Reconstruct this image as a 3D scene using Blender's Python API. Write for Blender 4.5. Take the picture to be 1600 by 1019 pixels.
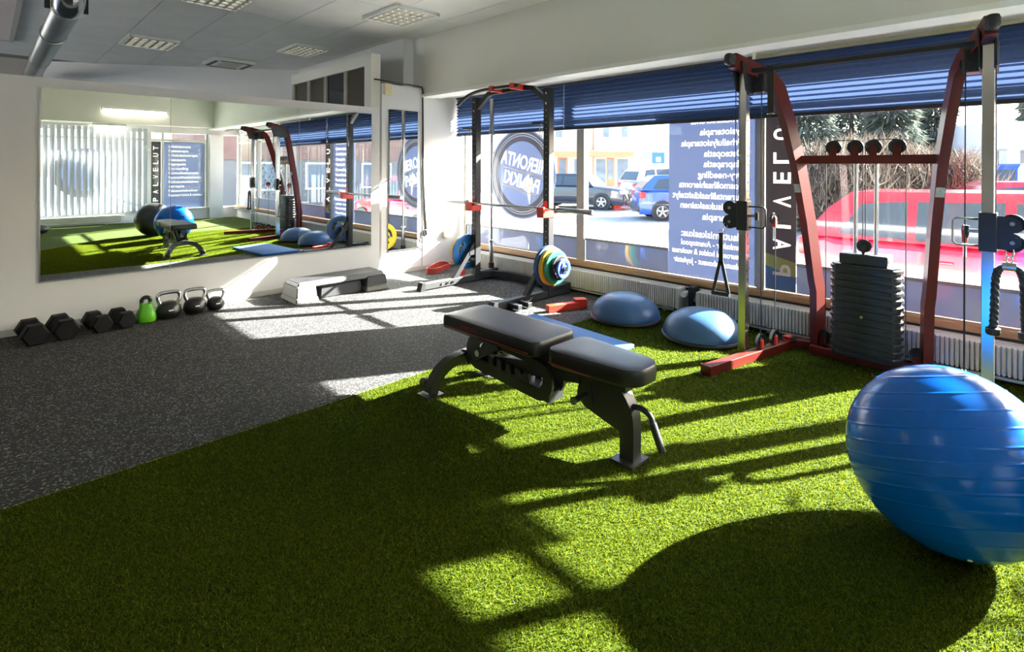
import bpy, bmesh, math, random
import numpy as np
from mathutils import Vector, Matrix, Quaternion

random.seed(7)
rng = np.random.default_rng(11)
SC = bpy.context.scene
for o in list(bpy.data.objects):
    bpy.data.objects.remove(o)
COL = SC.collection

# ------------------------------------------------------------------ camera
CAM_H = 1.30
F_PX, HORIZON, YAW, ROLL = 832.0, 260.6, 0.79, 0.004
cam_d = bpy.data.cameras.new('camera')
cam_d.sensor_fit = 'HORIZONTAL'
cam_d.sensor_width = 36.0
cam_d.lens = F_PX / 1600 * 36.0
cam_d.shift_y = -(1019 / 2 - HORIZON) / 1600
cam_d.clip_start = 0.05
cam_d.clip_end = 400
cam = bpy.data.objects.new('camera', cam_d)
COL.objects.link(cam)
fw = Vector((math.cos(YAW), math.sin(YAW), 0)); rt = Vector((math.sin(YAW), -math.cos(YAW), 0)); up = Vector((0, 0, 1))
r3 = rt * math.cos(ROLL) + up * math.sin(ROLL)
u3 = up * math.cos(ROLL) - rt * math.sin(ROLL)
cam.matrix_world = Matrix(((r3.x, u3.x, -fw.x, 0), (r3.y, u3.y, -fw.y, 0), (r3.z, u3.z, -fw.z, CAM_H), (0, 0, 0, 1)))
SC.camera = cam

# ------------------------------------------------------------------ world, sun, exposure
SUN = Vector((-1.0, 0.53, -0.563)).normalized()
world = bpy.data.worlds.new('sky')
SC.world = world
world.use_nodes = True
nt = world.node_tree
nt.nodes.clear()
wo = nt.nodes.new('ShaderNodeOutputWorld')
bg = nt.nodes.new('ShaderNodeBackground')
sky = nt.nodes.new('ShaderNodeTexSky')
sky.sky_type = 'NISHITA'
sky.sun_disc = False
sky.sun_elevation = math.asin(-SUN.z)
sky.sun_rotation = math.atan2(-SUN.x, -SUN.y)
sky.air_density = 1.0
sky.dust_density = 2.5
sky.ozone_density = 1.0
nt.links.new(sky.outputs[0], bg.inputs[0])
bg.inputs[1].default_value = 0.75
nt.links.new(bg.outputs[0], wo.inputs[0])
sd = bpy.data.lights.new('sun', 'SUN')
sd.energy = 66.0
sd.angle = math.radians(0.6)
sd.color = (1.0, 0.95, 0.87)
sun = bpy.data.objects.new('sun', sd)
COL.objects.link(sun)
sun.rotation_mode = 'QUATERNION'
sun.rotation_quaternion = SUN.to_track_quat('-Z', 'Y')
sun.location = (20, -9, 14)

SC.view_settings.view_transform = 'Standard'
SC.view_settings.look = 'None'
SC.view_settings.exposure = 0.80
SC.view_settings.gamma = 1.0
SC.view_settings.use_curve_mapping = False
SC.cycles.caustics_reflective = False
SC.cycles.caustics_refractive = False

# ------------------------------------------------------------------ room measures (metres; X to the windows, Y to the mirror wall)
YM = 5.54      # face of the mirror wall
XG = 4.60      # window glass
XL = 3.93      # face of the beam above the windows
ZS = 2.205     # underside of that beam
ZC = 2.93      # ceiling
YR = -3.50     # rear window wall behind the camera
XW = -3.0      # far left wall
YT = 2.765     # edge of the turf
GZ = -0.35     # street level

# ------------------------------------------------------------------ helpers
def tag(o, label=None, cat=None, group=None, kind=None):
    if label: o['label'] = label
    if cat: o['category'] = cat
    if group: o['group'] = group
    if kind: o['kind'] = kind
    return o

def thing(name, loc, label=None, cat=None, group=None, kind=None, rz=0.0):
    o = bpy.data.objects.new(name, None)
    o.empty_display_size = 0.1
    COL.objects.link(o)
    o.location = loc
    o.rotation_euler = (0, 0, rz)
    return tag(o, label, cat, group, kind)

def wmat(o):
    m = Matrix.Identity(4)
    while o is not None:
        m = o.matrix_basis @ m
        o = o.parent
    return m

def axes(d, upv=(0, 0, 1)):
    d = Vector(d).normalized(); u = Vector(upv)
    if abs(d.dot(u)) > 0.999: u = Vector((0, 1, 0)) if abs(d.y) < 0.9 else Vector((1, 0, 0))
    s = d.cross(u).normalized()
    return d, s, s.cross(d).normalized()

class B:
    def __init__(self): self.bm = bmesh.new()
    def _face(self, vs):
        try: return self.bm.faces.new(vs)
        except ValueError: return None
    def box(self, c, s, rz=0.0, rot=None, bev=0.0, seg=2):
        m = Matrix.Translation(Vector(c)) @ (rot.to_4x4() if rot is not None else Matrix.Rotation(rz, 4, 'Z')) @ Matrix.Diagonal((s[0], s[1], s[2], 1))
        r = bmesh.ops.create_cube(self.bm, size=1.0, matrix=m)
        if bev > 0:
            es = list({e for v in r['verts'] for e in v.link_edges})
            bmesh.ops.bevel(self.bm, geom=es, offset=bev, segments=seg, affect='EDGES', profile=0.5, clamp_overlap=True)
        return self
    def bx(self, x0, x1, y0, y1, z0, z1, bev=0.0, seg=2):
        return self.box(((x0 + x1) / 2, (y0 + y1) / 2, (z0 + z1) / 2), (abs(x1 - x0), abs(y1 - y0), abs(z1 - z0)), bev=bev, seg=seg)
    def beam(self, p0, p1, w, h, upv=(0, 0, 1), bev=0.0):
        p0, p1 = Vector(p0), Vector(p1); d, s, u = axes(p1 - p0, upv)
        rot = Matrix((d, s, u)).transposed()
        return self.box((p0 + p1) / 2, ((p1 - p0).length, w, h), rot=rot, bev=bev)
    def cyl(self, p0, p1, r, seg=16, r2=None, caps=True):
        p0, p1 = Vector(p0), Vector(p1); d, s, u = axes(p1 - p0)
        r2 = r if r2 is None else r2
        A, Bv = [], []
        for i in range(seg):
            a = 2 * math.pi * i / seg; o = s * math.cos(a) + u * math.sin(a)
            A.append(self.bm.verts.new(p0 + o * r)); Bv.append(self.bm.verts.new(p1 + o * r2))
        for i in range(seg):
            j = (i + 1) % seg; self._face((A[i], A[j], Bv[j], Bv[i]))
        if caps: self._face(A[::-1]); self._face(Bv)
        return self
    def tube(self, path, r, seg=10, closed=False, radii=None):
        P = [Vector(p) for p in path]; n = len(P); rings = []
        prev = None
        for i, p in enumerate(P):
            if closed: t = P[(i + 1) % n] - P[i - 1]
            else: t = P[min(i + 1, n - 1)] - P[max(i - 1, 0)]
            t.normalize()
            if prev is None: d, s, u = axes(t)
            else:
                s = (prev - t * prev.dot(t)).normalized(); u = s.cross(t).normalized()
            prev = s
            rr = radii[i] if radii else r
            rings.append([self.bm.verts.new(p + (s * math.cos(2 * math.pi * k / seg) + u * math.sin(2 * math.pi * k / seg)) * rr) for k in range(seg)])
        for i in range(n if closed else n - 1):
            a, b = rings[i], rings[(i + 1) % n]
            for k in range(seg):
                l = (k + 1) % seg; self._face((a[k], a[l], b[l], b[k]))
        if not closed: self._face(rings[0][::-1]); self._face(rings[-1])
        return self
    def rtube(self, path, w, h, side=(1, 0, 0)):
        """rectangular tube along a path lying in the plane across `side`: w along side, h across."""
        P = [Vector(p) for p in path]; n = len(P); S = Vector(side).normalized(); rings = []
        for i, p in enumerate(P):
            a = (P[i] - P[i - 1]).normalized() if i > 0 else None
            b = (P[i + 1] - P[i]).normalized() if i < n - 1 else None
            t = (a + b).normalized() if a and b else (a or b)
            k = 1.0 / max(0.5, t.dot(b or a))
            u = t.cross(S).normalized() * k
            rings.append([self.bm.verts.new(p + S * (sx * w / 2) + u * (su * h / 2)) for sx, su in ((-1, -1), (1, -1), (1, 1), (-1, 1))])
        for i in range(n - 1):
            a, b = rings[i], rings[i + 1]
            for k in range(4):
                l = (k + 1) % 4; self._face((a[k], a[l], b[l], b[k]))
        self._face(rings[0][::-1]); self._face(rings[-1])
        return self
    def lathe(self, prof, c=(0, 0, 0), axis=(0, 0, 1), seg=32, close=False):
        d, s, u = axes(axis); c = Vector(c); rings = []
        for (r, h) in prof:
            if r < 1e-6: rings.append([self.bm.verts.new(c + d * h)])
            else: rings.append([self.bm.verts.new(c + d * h + (s * math.cos(2 * math.pi * k / seg) + u * math.sin(2 * math.pi * k / seg)) * r) for k in range(seg)])
        idx = list(range(len(rings) - 1)) + ([len(rings) - 1] if close else [])
        for i in idx:
            a, b = rings[i], rings[(i + 1) % len(rings)]
            for k in range(seg):
                l = (k + 1) % seg
                if len(a) == 1 and len(b) == 1: continue
                if len(a) == 1: self._face((a[0], b[l], b[k]))
                elif len(b) == 1: self._face((a[k], a[l], b[0]))
                else: self._face((a[k], a[l], b[l], b[k]))
        return self
    def prism(self, poly, fn, t0, t1, holes=None):
        """extrude the 2-D outline; fn(u, v, t) gives the 3-D point."""
        A = [self.bm.verts.new(fn(u, v, t0)) for u, v in poly]; Bv = [self.bm.verts.new(fn(u, v, t1)) for u, v in poly]
        n = len(poly)
        for i in range(n):
            j = (i + 1) % n; self._face((A[i], A[j], Bv[j], Bv[i]))
        self._face(A[::-1]); self._face(Bv)
        return self
    def ringprism(self, outer, inner, fn, t0, t1):
        n = len(outer)
        oa = [self.bm.verts.new(fn(u, v, t0)) for u, v in outer]; ob = [self.bm.verts.new(fn(u, v, t1)) for u, v in outer]
        ia = [self.bm.verts.new(fn(u, v, t0)) for u, v in inner]; ib = [self.bm.verts.new(fn(u, v, t1)) for u, v in inner]
        for i in range(n):
            j = (i + 1) % n
            self._face((oa[i], oa[j], ob[j], ob[i])); self._face((ia[j], ia[i], ib[i], ib[j]))
            self._face((oa[j], oa[i], ia[i], ia[j])); self._face((ob[i], ob[j], ib[j], ib[i]))
        return self
    def quad(self, a, b, c, d):
        self._face([self.bm.verts.new(Vector(p)) for p in (a, b, c, d)]); return self
    def obj(self, name, mat, parent=None, smooth=None, local=False, label=None):
        bmesh.ops.recalc_face_normals(self.bm, faces=self.bm.faces[:])
        if parent is not None and not local:
            self.bm.transform(wmat(parent).inverted())
        me = bpy.data.meshes.new(name)
        self.bm.to_mesh(me); self.bm.free()
        me.materials.append(mat)
        if smooth:
            me.polygons.foreach_set('use_smooth', [True] * len(me.polygons))
            if smooth != 'all': me.set_sharp_from_angle(angle=math.radians(38))
        o = bpy.data.objects.new(name, me)
        COL.objects.link(o)
        o.parent = parent
        if label: o['label'] = label
        return o

def solo(b, name, mat, loc, label, cat, group=None, smooth=None, kind=None):
    """a thing that is one mesh, built in world coordinates, with its origin at loc"""
    b.bm.transform(Matrix.Translation(-Vector(loc)))
    o = b.obj(name, mat, None, smooth)
    o.location = loc
    return tag(o, label, cat, group, kind)

def copy_tree(o, parent=None):
    c = o.copy(); COL.objects.link(c); c.parent = parent
    for ch in list(o.children): copy_tree(ch, c)
    return c

def dup(src, name, mat, parent, loc):
    """another piece sharing the mesh of src"""
    c = bpy.data.objects.new(name, src.data); COL.objects.link(c); c.parent = parent; c.location = loc
    return c

def arc(c, r, a0, a1, n, fn):
    return [fn(c[0] + r * math.cos(a0 + (a1 - a0) * i / n), c[1] + r * math.sin(a0 + (a1 - a0) * i / n)) for i in range(n + 1)]

def smoothpath(P, n=6):
    """Catmull-Rom through the points"""
    P = [Vector(p) for p in P]; Q = [2 * P[0] - P[1]] + P + [2 * P[-1] - P[-2]]; out = []
    for i in range(1, len(Q) - 2):
        for k in range(n):
            t = k / n; a, b, c, d = Q[i - 1], Q[i], Q[i + 1], Q[i + 2]
            out.append(0.5 * ((2 * b) + (c - a) * t + (2 * a - 5 * b + 4 * c - d) * t * t + (3 * b - a - 3 * c + d) * t ** 3))
    out.append(P[-1])
    return out

# ------------------------------------------------------------------ materials
MATS = {}
def mat(name, color, rough=0.5, metal=0.0, spec=0.5, noise=0.0, nscale=20.0, bump=0.0, bscale=60.0, coat=0.0, alpha=1.0):
    m = bpy.data.materials.new(name); m.use_nodes = True
    t = m.node_tree; p = t.nodes['Principled BSDF']
    p.inputs['Base Color'].default_value = (*color, 1); p.inputs['Roughness'].default_value = rough
    p.inputs['Metallic'].default_value = metal; p.inputs['Specular IOR Level'].default_value = spec
    p.inputs['Coat Weight'].default_value = coat
    tc = t.nodes.new('ShaderNodeTexCoord')
    if noise > 0:
        n = t.nodes.new('ShaderNodeTexNoise'); n.inputs['Scale'].default_value = nscale; n.inputs['Detail'].default_value = 5
        t.links.new(tc.outputs['Object'], n.inputs['Vector'])
        r = t.nodes.new('ShaderNodeValToRGB')
        r.color_ramp.elements[0].position = 0.3; r.color_ramp.elements[1].position = 0.7
        r.color_ramp.elements[0].color = (*[c * (1 - noise) for c in color], 1)
        r.color_ramp.elements[1].color = (*[min(1, c * (1 + noise)) for c in color], 1)
        t.links.new(n.outputs['Fac'], r.inputs[0]); t.links.new(r.outputs[0], p.inputs['Base Color'])
    if bump > 0:
        n2 = t.nodes.new('ShaderNodeTexNoise'); n2.inputs['Scale'].default_value = bscale; n2.inputs['Detail'].default_value = 3
        t.links.new(tc.outputs['Object'], n2.inputs['Vector'])
        bp = t.nodes.new('ShaderNodeBump'); bp.inputs['Strength'].default_value = bump; bp.inputs['Distance'].default_value = 0.01
        t.links.new(n2.outputs['Fac'], bp.inputs['Height']); t.links.new(bp.outputs[0], p.inputs['Normal'])
    MATS[name] = m
    return m

def mat_nodes(name):
    m = bpy.data.materials.new(name); m.use_nodes = True; t = m.node_tree; t.nodes.clear()
    out = t.nodes.new('ShaderNodeOutputMaterial'); MATS[name] = m
    return m, t, out

def mat_glass(name, tint=(0.93, 0.96, 0.97), refl=1.0):
    m, t, out = mat_nodes(name)
    tr = t.nodes.new('ShaderNodeBsdfTransparent'); tr.inputs[0].default_value = (*tint, 1)
    gl = t.nodes.new('ShaderNodeBsdfGlossy'); gl.inputs['Roughness'].default_value = 0.0; gl.inputs[0].default_value = (refl, refl, refl, 1)
    fr = t.nodes.new('ShaderNodeFresnel'); fr.inputs[0].default_value = 1.45
    mx = t.nodes.new('ShaderNodeMixShader')
    ge = t.nodes.new('ShaderNodeNewGeometry'); sb = t.nodes.new('ShaderNodeMath'); sb.operation = 'SUBTRACT'; sb.inputs[0].default_value = 1.0
    ml = t.nodes.new('ShaderNodeMath'); ml.operation = 'MULTIPLY'
    t.links.new(ge.outputs['Backfacing'], sb.inputs[1]); t.links.new(fr.outputs[0], ml.inputs[0]); t.links.new(sb.outputs[0], ml.inputs[1])
    t.links.new(ml.outputs[0], mx.inputs[0]); t.links.new(tr.outputs[0], mx.inputs[1]); t.links.new(gl.outputs[0], mx.inputs[2])
    t.links.new(mx.outputs[0], out.inputs[0])
    return m

def mat_translucent(name, front, back, share, gloss=0.0):
    """thin sheet that lets part of the light behind it through"""
    m, t, out = mat_nodes(name)
    d = t.nodes.new('ShaderNodeBsdfDiffuse'); d.inputs[0].default_value = (*front, 1)
    tl = t.nodes.new('ShaderNodeBsdfTranslucent'); tl.inputs[0].default_value = (*back, 1)
    mx = t.nodes.new('ShaderNodeMixShader'); mx.inputs[0].default_value = share
    t.links.new(d.outputs[0], mx.inputs[1]); t.links.new(tl.outputs[0], mx.inputs[2])
    last = mx
    if gloss > 0:
        g = t.nodes.new('ShaderNodeBsdfGlossy'); g.inputs['Roughness'].default_value = 0.02
        m2 = t.nodes.new('ShaderNodeMixShader'); m2.inputs[0].default_value = gloss
        t.links.new(mx.outputs[0], m2.inputs[1]); t.links.new(g.outputs[0], m2.inputs[2]); last = m2
    t.links.new(last.outputs[0], out.inputs[0])
    return m

def mat_emit(name, color, strength):
    m, t, out = mat_nodes(name)
    e = t.nodes.new('ShaderNodeEmission'); e.inputs[0].default_value = (*color, 1); e.inputs[1].default_value = strength
    t.links.new(e.outputs[0], out.inputs[0])
    return m

def mat_rubber():
    m = mat('speckled_rubber', (0.06, 0.06, 0.062), 0.85, spec=0.25)
    t = m.node_tree; p = t.nodes['Principled BSDF']; tc = t.nodes.new('ShaderNodeTexCoord')
    v = t.nodes.new('ShaderNodeTexVoronoi'); v.inputs['Scale'].default_value = 150
    n = t.nodes.new('ShaderNodeTexNoise'); n.inputs['Scale'].default_value = 40; n.inputs['Detail'].default_value = 4
    w = t.nodes.new('ShaderNodeVectorMath'); w.operation = 'ADD'
    sc = t.nodes.new('ShaderNodeVectorMath'); sc.operation = 'SCALE'; sc.inputs['Scale'].default_value = 0.012
    t.links.new(tc.outputs['Object'], n.inputs['Vector']); t.links.new(n.outputs['Color'], sc.inputs[0])
    t.links.new(tc.outputs['Object'], w.inputs[0]); t.links.new(sc.outputs[0], w.inputs[1]); t.links.new(w.outputs[0], v.inputs['Vector'])
    sep = t.nodes.new('ShaderNodeSeparateColor'); t.links.new(v.outputs['Color'], sep.inputs[0])
    r = t.nodes.new('ShaderNodeValToRGB'); e = r.color_ramp.elements
    e[0].position = 0.0; e[0].color = (0.025, 0.0243, 0.0238, 1)
    e[1].position = 0.72; e[1].color = (0.033, 0.032, 0.0315, 1)
    for pos, c in ((0.78, 0.062), (0.88, 0.105), (0.97, 0.22)):
        k = e.new(pos); k.color = (c, c * 0.98, c * 0.95, 1)
    t.links.new(sep.outputs[0], r.inputs[0]); t.links.new(r.outputs[0], p.inputs['Base Color'])
    bp = t.nodes.new('ShaderNodeBump'); bp.inputs['Strength'].default_value = 0.25; bp.inputs['Distance'].default_value = 0.004
    t.links.new(v.outputs['Distance'], bp.inputs['Height']); t.links.new(bp.outputs[0], p.inputs['Normal'])
    return m

def mat_turf_base():
    m = mat('turf_backing', (0.1, 0.13, 0.01), 0.9, spec=0.1)
    t = m.node_tree; p = t.nodes['Principled BSDF']; tc = t.nodes.new('ShaderNodeTexCoord')
    n = t.nodes.new('ShaderNodeTexNoise'); n.inputs['Scale'].default_value = 160; n.inputs['Detail'].default_value = 4
    t.links.new(tc.outputs['Object'], n.inputs['Vector'])
    r = t.nodes.new('ShaderNodeValToRGB'); e = r.color_ramp.elements
    e[0].position = 0.35; e[0].color = (0.013, 0.023, 0.0012, 1); e[1].position = 0.68; e[1].color = (0.068, 0.104, 0.005, 1)
    t.links.new(n.outputs['Fac'], r.inputs[0]); t.links.new(r.outputs[0], p.inputs['Base Color'])
    bp = t.nodes.new('ShaderNodeBump'); bp.inputs['Strength'].default_value = 0.6; bp.inputs['Distance'].default_value = 0.01
    t.links.new(n.outputs['Fac'], bp.inputs['Height']); t.links.new(bp.outputs[0], p.inputs['Normal'])
    return m

def mat_blades(name, ca, cb, cc, trans=0.35, attr='tone', gloss=0.03):
    m, t, out = mat_nodes(name)
    a = t.nodes.new('ShaderNodeAttribute'); a.attribute_name = attr
    r = t.nodes.new('ShaderNodeValToRGB'); e = r.color_ramp.elements
    e[0].position = 0.0; e[0].color = (*ca, 1); e[1].position = 1.0; e[1].color = (*cc, 1); k = e.new(0.55); k.color = (*cb, 1)
    t.links.new(a.outputs['Fac'], r.inputs[0])
    d = t.nodes.new('ShaderNodeBsdfDiffuse'); tl = t.nodes.new('ShaderNodeBsdfTranslucent'); g = t.nodes.new('ShaderNodeBsdfGlossy')
    g.inputs['Roughness'].default_value = 0.45
    t.links.new(r.outputs[0], d.inputs[0]); t.links.new(r.outputs[0], tl.inputs[0])
    mx = t.nodes.new('ShaderNodeMixShader'); mx.inputs[0].default_value = trans
    t.links.new(d.outputs[0], mx.inputs[1]); t.links.new(tl.outputs[0], mx.inputs[2])
    m2 = t.nodes.new('ShaderNodeMixShader'); m2.inputs[0].default_value = gloss
    t.links.new(mx.outputs[0], m2.inputs[1]); t.links.new(g.outputs[0], m2.inputs[2])
    t.links.new(m2.outputs[0], out.inputs[0])
    return m

def mat_wood(name, c1, c2, axis_scale=(3, 40, 40)):
    m = mat(name, c1, 0.5)
    t = m.node_tree; p = t.nodes['Principled BSDF']; tc = t.nodes.new('ShaderNodeTexCoord')
    mp = t.nodes.new('ShaderNodeMapping'); mp.inputs['Scale'].default_value = axis_scale
    n = t.nodes.new('ShaderNodeTexNoise'); n.inputs['Scale'].default_value = 1.5; n.inputs['Detail'].default_value = 6
    t.links.new(tc.outputs['Object'], mp.inputs[0]); t.links.new(mp.outputs[0], n.inputs['Vector'])
    r = t.nodes.new('ShaderNodeValToRGB'); e = r.color_ramp.elements
    e[0].position = 0.3; e[0].color = (*c1, 1); e[1].position = 0.7; e[1].color = (*c2, 1)
    t.links.new(n.outputs['Fac'], r.inputs[0]); t.links.new(r.outputs[0], p.inputs['Base Color'])
    return m

wall_m = mat('white_wall_paint', (0.73, 0.733, 0.73), 0.7, noise=0.03, nscale=1.5, bump=0.03, bscale=90)
beam_m = mat('beam_paint', (0.70, 0.69, 0.63), 0.7, noise=0.03, nscale=1.2)
ceil_m = mat('ceiling_board', (0.84, 0.835, 0.80), 0.8, noise=0.04, nscale=3, bump=0.05, bscale=120)
ceil_dark_m = mat('ceiling_joint', (0.22, 0.22, 0.20), 0.9, noise=0.05)
trim_m = mat('white_trim', (0.80, 0.80, 0.76), 0.45, noise=0.02)
base_m = mat('cream_baseboard', (0.58, 0.565, 0.52), 0.5, noise=0.04)
rubber_m = mat_rubber()
turf_m = mat_turf_base()
pile_m = mat_blades('turf_pile', (0.025, 0.040, 0.0018), (0.076, 0.106, 0.003), (0.172, 0.20, 0.011), 0.55, gloss=0.004)
glass_m = mat_glass('window_glass')
frame_m = mat('window_frame_paint', (0.40, 0.39, 0.35), 0.45, noise=0.05)
framew_m = mat('window_frame_white', (0.62, 0.61, 0.57), 0.45, noise=0.03)
wood_m = mat_wood('sill_wood', (0.36, 0.20, 0.09), (0.50, 0.31, 0.15), (40, 3, 40))
film_m = mat_translucent('frosted_film', (0.34, 0.38, 0.50), (0.36, 0.42, 0.62), 0.12, 0.06)
blind_m = mat_translucent('pleated_fabric', (0.055, 0.095, 0.21), (0.17, 0.26, 0.50), 0.075)
black_m = mat('black_plastic', (0.012, 0.012, 0.013), 0.45, noise=0.1)
blackmetal_m = mat('black_powder_coat', (0.016, 0.016, 0.018), 0.42, spec=0.5, noise=0.1, bump=0.02, bscale=300)
greymetal_m = mat('grey_powder_coat', (0.027, 0.027, 0.026), 0.45, spec=0.5, noise=0.1)
post_m = mat('satin_chrome', (0.40, 0.40, 0.39), 0.24, 1.0, noise=0.05, nscale=10)
chrome_m = mat('chrome', (0.58, 0.58, 0.57), 0.16, 1.0, noise=0.03, nscale=8)
steel_m = mat('brushed_steel', (0.36, 0.355, 0.34), 0.3, 1.0, noise=0.06, nscale=30)
red_m = mat('red_powder_coat', (0.105, 0.009, 0.0045), 0.40, spec=0.35, noise=0.06, nscale=12, coat=0.05)
hook_m = mat('bright_red_plastic', (0.68, 0.045, 0.02), 0.4, noise=0.04)
leather_m = mat('black_vinyl', (0.009, 0.009, 0.011), 0.40, spec=0.5, noise=0.12, bump=0.06, bscale=250)
mirror_m, _t, _o = mat_nodes('mirror_silver')
_g = _t.nodes.new('ShaderNodeBsdfGlossy'); _g.inputs['Roughness'].default_value = 0.0; _g.inputs[0].default_value = (0.86, 0.90, 0.87, 1)
_t.links.new(_g.outputs[0], _o.inputs[0])
# ================================================================== the room
def struct(b, name, m, smooth=None, parent=None):
    o = b.obj(name, m, parent, smooth)
    if parent is None: o['kind'] = 'structure'
    return o

struct(B().bx(XW, 4.74, YR - 0.1, 11.5, -0.12, 0.0), 'floor', rubber_m)
struct(B().bx(XW, 3.30, YM, YM + 0.12, 0, 1.985), 'wall_left', wall_m)
struct(B().bx(XW, 3.30, YM - 0.014, YM, 0, 0.052), 'baseboard_left', base_m)
struct(B().bx(3.345, XL, YM + 0.03, YM + 0.25, 0, 2.285), 'wall_back_pier', wall_m)
struct(B().bx(XL, 4.75, YM + 0.02, YM + 0.25, 0, ZC), 'wall_back', wall_m)
struct(B().bx(3.30, 4.45, YM + 0.006, YM + 0.02, 0, 0.05), 'baseboard_back', base_m)
struct(B().bx(XL, 4.74, YR - 0.2, YM + 0.02, ZS, ZC), 'wall_right_beam', beam_m)
struct(B().bx(4.60, 4.74, YR - 0.2, YM + 0.25, 2.105, ZC - 0.03), 'wall_right_upper', wall_m)
struct(B().bx(4.56, 4.74, YR - 0.2, YM + 0.25, GZ - 0.1, 0.25), 'wall_right_lower', wall_m)
struct(B().bx(XW - 0.1, XW, YR - 0.2, 6.3, 0, ZC), 'wall_far_left', wall_m)
struct(B().bx(XW - 0.1, XW, 6.3, 11.6, 0, 0.7), 'wall_far_left_lower', wall_m)
struct(B().bx(XW - 0.1, XW, 6.3, 11.6, 2.5, ZC), 'wall_far_left_upper', wall_m)
w3 = thing('added_window', (XW - 0.05, 8.9, 0.7), kind='structure')  # added unseen window, lets sky light into the room behind the partition
for y in (6.34, 7.6, 8.9, 10.2, 11.35):
    B().bx(XW - 0.08, XW - 0.02, y - 0.04, y + 0.04, 0.7, 2.5).obj('mullion', trim_m, w3)
for y in (6.34, 7.6, 8.9, 10.2):
    B().bx(XW - 0.052, XW - 0.048, y + 0.04, y + 1.18, 0.7, 2.5).obj('pane', glass_m, w3)
# room behind the partition
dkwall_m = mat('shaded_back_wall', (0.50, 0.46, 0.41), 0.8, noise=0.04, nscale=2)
struct(B().bx(3.78, 3.96, YM + 0.24, 9.2, 0, ZC), 'wall_back_side', wall_m)
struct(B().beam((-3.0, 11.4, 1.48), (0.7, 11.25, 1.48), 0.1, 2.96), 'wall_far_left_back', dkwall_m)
struct(B().beam((0.66, 11.26, 1.48), (3.9, 8.95, 1.48), 0.1, 2.96), 'wall_far_back', wall_m)
struct(B().bx(XL - 0.03, 4.08, YR, YM + 0.02, ZS - 0.035, ZS), 'trim_1', trim_m)
struct(B().bx(4.10, 4.20, YR, YM + 0.02, ZS - 0.025, ZS), 'trim_2', trim_m)

# glazed partition above and behind the mirror wall
pt = thing('wall_transom', (3.28, 5.7, 0), kind='structure')
B().bx(3.24, 3.32, 5.66, 7.95, 2.50, 2.64).obj('head_board', beam_m, pt)
B().bx(3.22, 3.34, 5.60, 5.76, 1.99, 2.63).obj('end_post', beam_m, pt)
B().bx(3.25, 3.31, 5.66, 7.95, 0, 2.02).obj('lower_panel', wall_m, pt)
tframe = mat('olive_frame', (0.36, 0.35, 0.28), 0.5, noise=0.05)
for y in (6.30, 6.86, 7.38, 7.90):
    B().bx(3.25, 3.31, y - 0.035, y + 0.035, 2.02, 2.5).obj('frame_post', tframe, pt)
dkpanel = mat('dark_transom_panel', (0.055, 0.042, 0.026), 0.35, noise=0.1)
dkglass = mat('dark_transom_glass', (0.02, 0.024, 0.03), 0.06, noise=0.1)
for y0, y1, mm in ((5.76, 6.265, dkpanel), (6.335, 6.825, dkglass), (6.895, 7.345, dkpanel), (7.415, 7.865, dkpanel)):
    B().bx(3.272, 3.288, y0, y1, 2.02, 2.5).obj('pane', mm, pt)
    
# ceiling boards
ceil = struct(B().bx(XW, 4.0, YR - 0.2, 11.5, ZC + 0.012, ZC + 0.05), 'ceiling', ceil_dark_m)
cb = None
xs = [3.65 - 0.6 * i for i in range(8)]
for i, x0 in enumerate(xs + ['edge']):
    x0, x1 = (3.65, XL) if x0 == 'edge' else (x0 - 0.6, x0)
    b0 = B().box((0, 0, 0), (x1 - x0 - 0.008, 1.192, 0.014)).obj('ceiling_panel', ceil_m, ceil, local=True)
    first = True
    for k in range(12):
        yc = YR + 0.5 + 1.2 * k
        p = b0 if first else dup(b0, 'ceiling_panel', ceil_m, ceil, (0, 0, 0))
        first = False
        p.location = ((x0 + x1) / 2, yc, ZC + 0.006)
B().bx(XW, xs[-1] - 0.6, YR - 0.1, 11.4, ZC, ZC + 0.012).obj('ceiling_board', ceil_m, ceil)

# light fittings with parabolic louvres (reflector plates set to glow softly)
louvre_m = mat('louvre_white', (0.50, 0.485, 0.42), 0.45, noise=0.02)
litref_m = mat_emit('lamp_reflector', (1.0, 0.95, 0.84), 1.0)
refl_m = mat('reflector', (0.55, 0.54, 0.47), 0.3, 0.3, noise=0.03)
def louvre_light(x, y, sx, sy, label):
    z = ZC - 0.001
    t = thing('ceiling_light', (x, y, z - 0.03), label, 'ceiling light', 'louvred ceiling lights')
    f = B()
    for s in (-1, 1):
        f.bx(x + s * sx / 2 - 0.012, x + s * sx / 2 + 0.012, y - sy / 2 - 0.012, y + sy / 2 + 0.012, z - 0.032, z)
        f.bx(x - sx / 2, x + sx / 2, y + s * sy / 2 - 0.012, y + s * sy / 2 + 0.012, z - 0.032, z)
    f.obj('frame', trim_m, t)
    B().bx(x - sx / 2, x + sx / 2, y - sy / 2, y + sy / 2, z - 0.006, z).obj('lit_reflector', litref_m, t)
    lb = B().box((0, 0, 0), (0.030, sy - 0.03, 0.018)).obj('louvre_blade', louvre_m, t, local=True)
    n = 6
    for i in range(n):
        o = lb if i == 0 else dup(lb, 'louvre_blade', louvre_m, t, (0, 0, 0))
        o.location = (-sx / 2 + sx * (i + 0.5) / n, 0, 0.015)
    cbm = B().box((0, 0, 0), (sx - 0.03, 0.034, 0.02)).obj('louvre_crossbar', louvre_m, t, local=True)
    for i in range(6):
        o = cbm if i == 0 else dup(cbm, 'louvre_crossbar', louvre_m, t, (0, 0, 0))
        o.location = (0, -sy / 2 + sy * (i + 0.5) / 6, 0.0145)
    return t
louvre_light(1.55, 8.35, 0.56, 0.66, 'square louvred ceiling light over the partition, nearest the steel duct')
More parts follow.
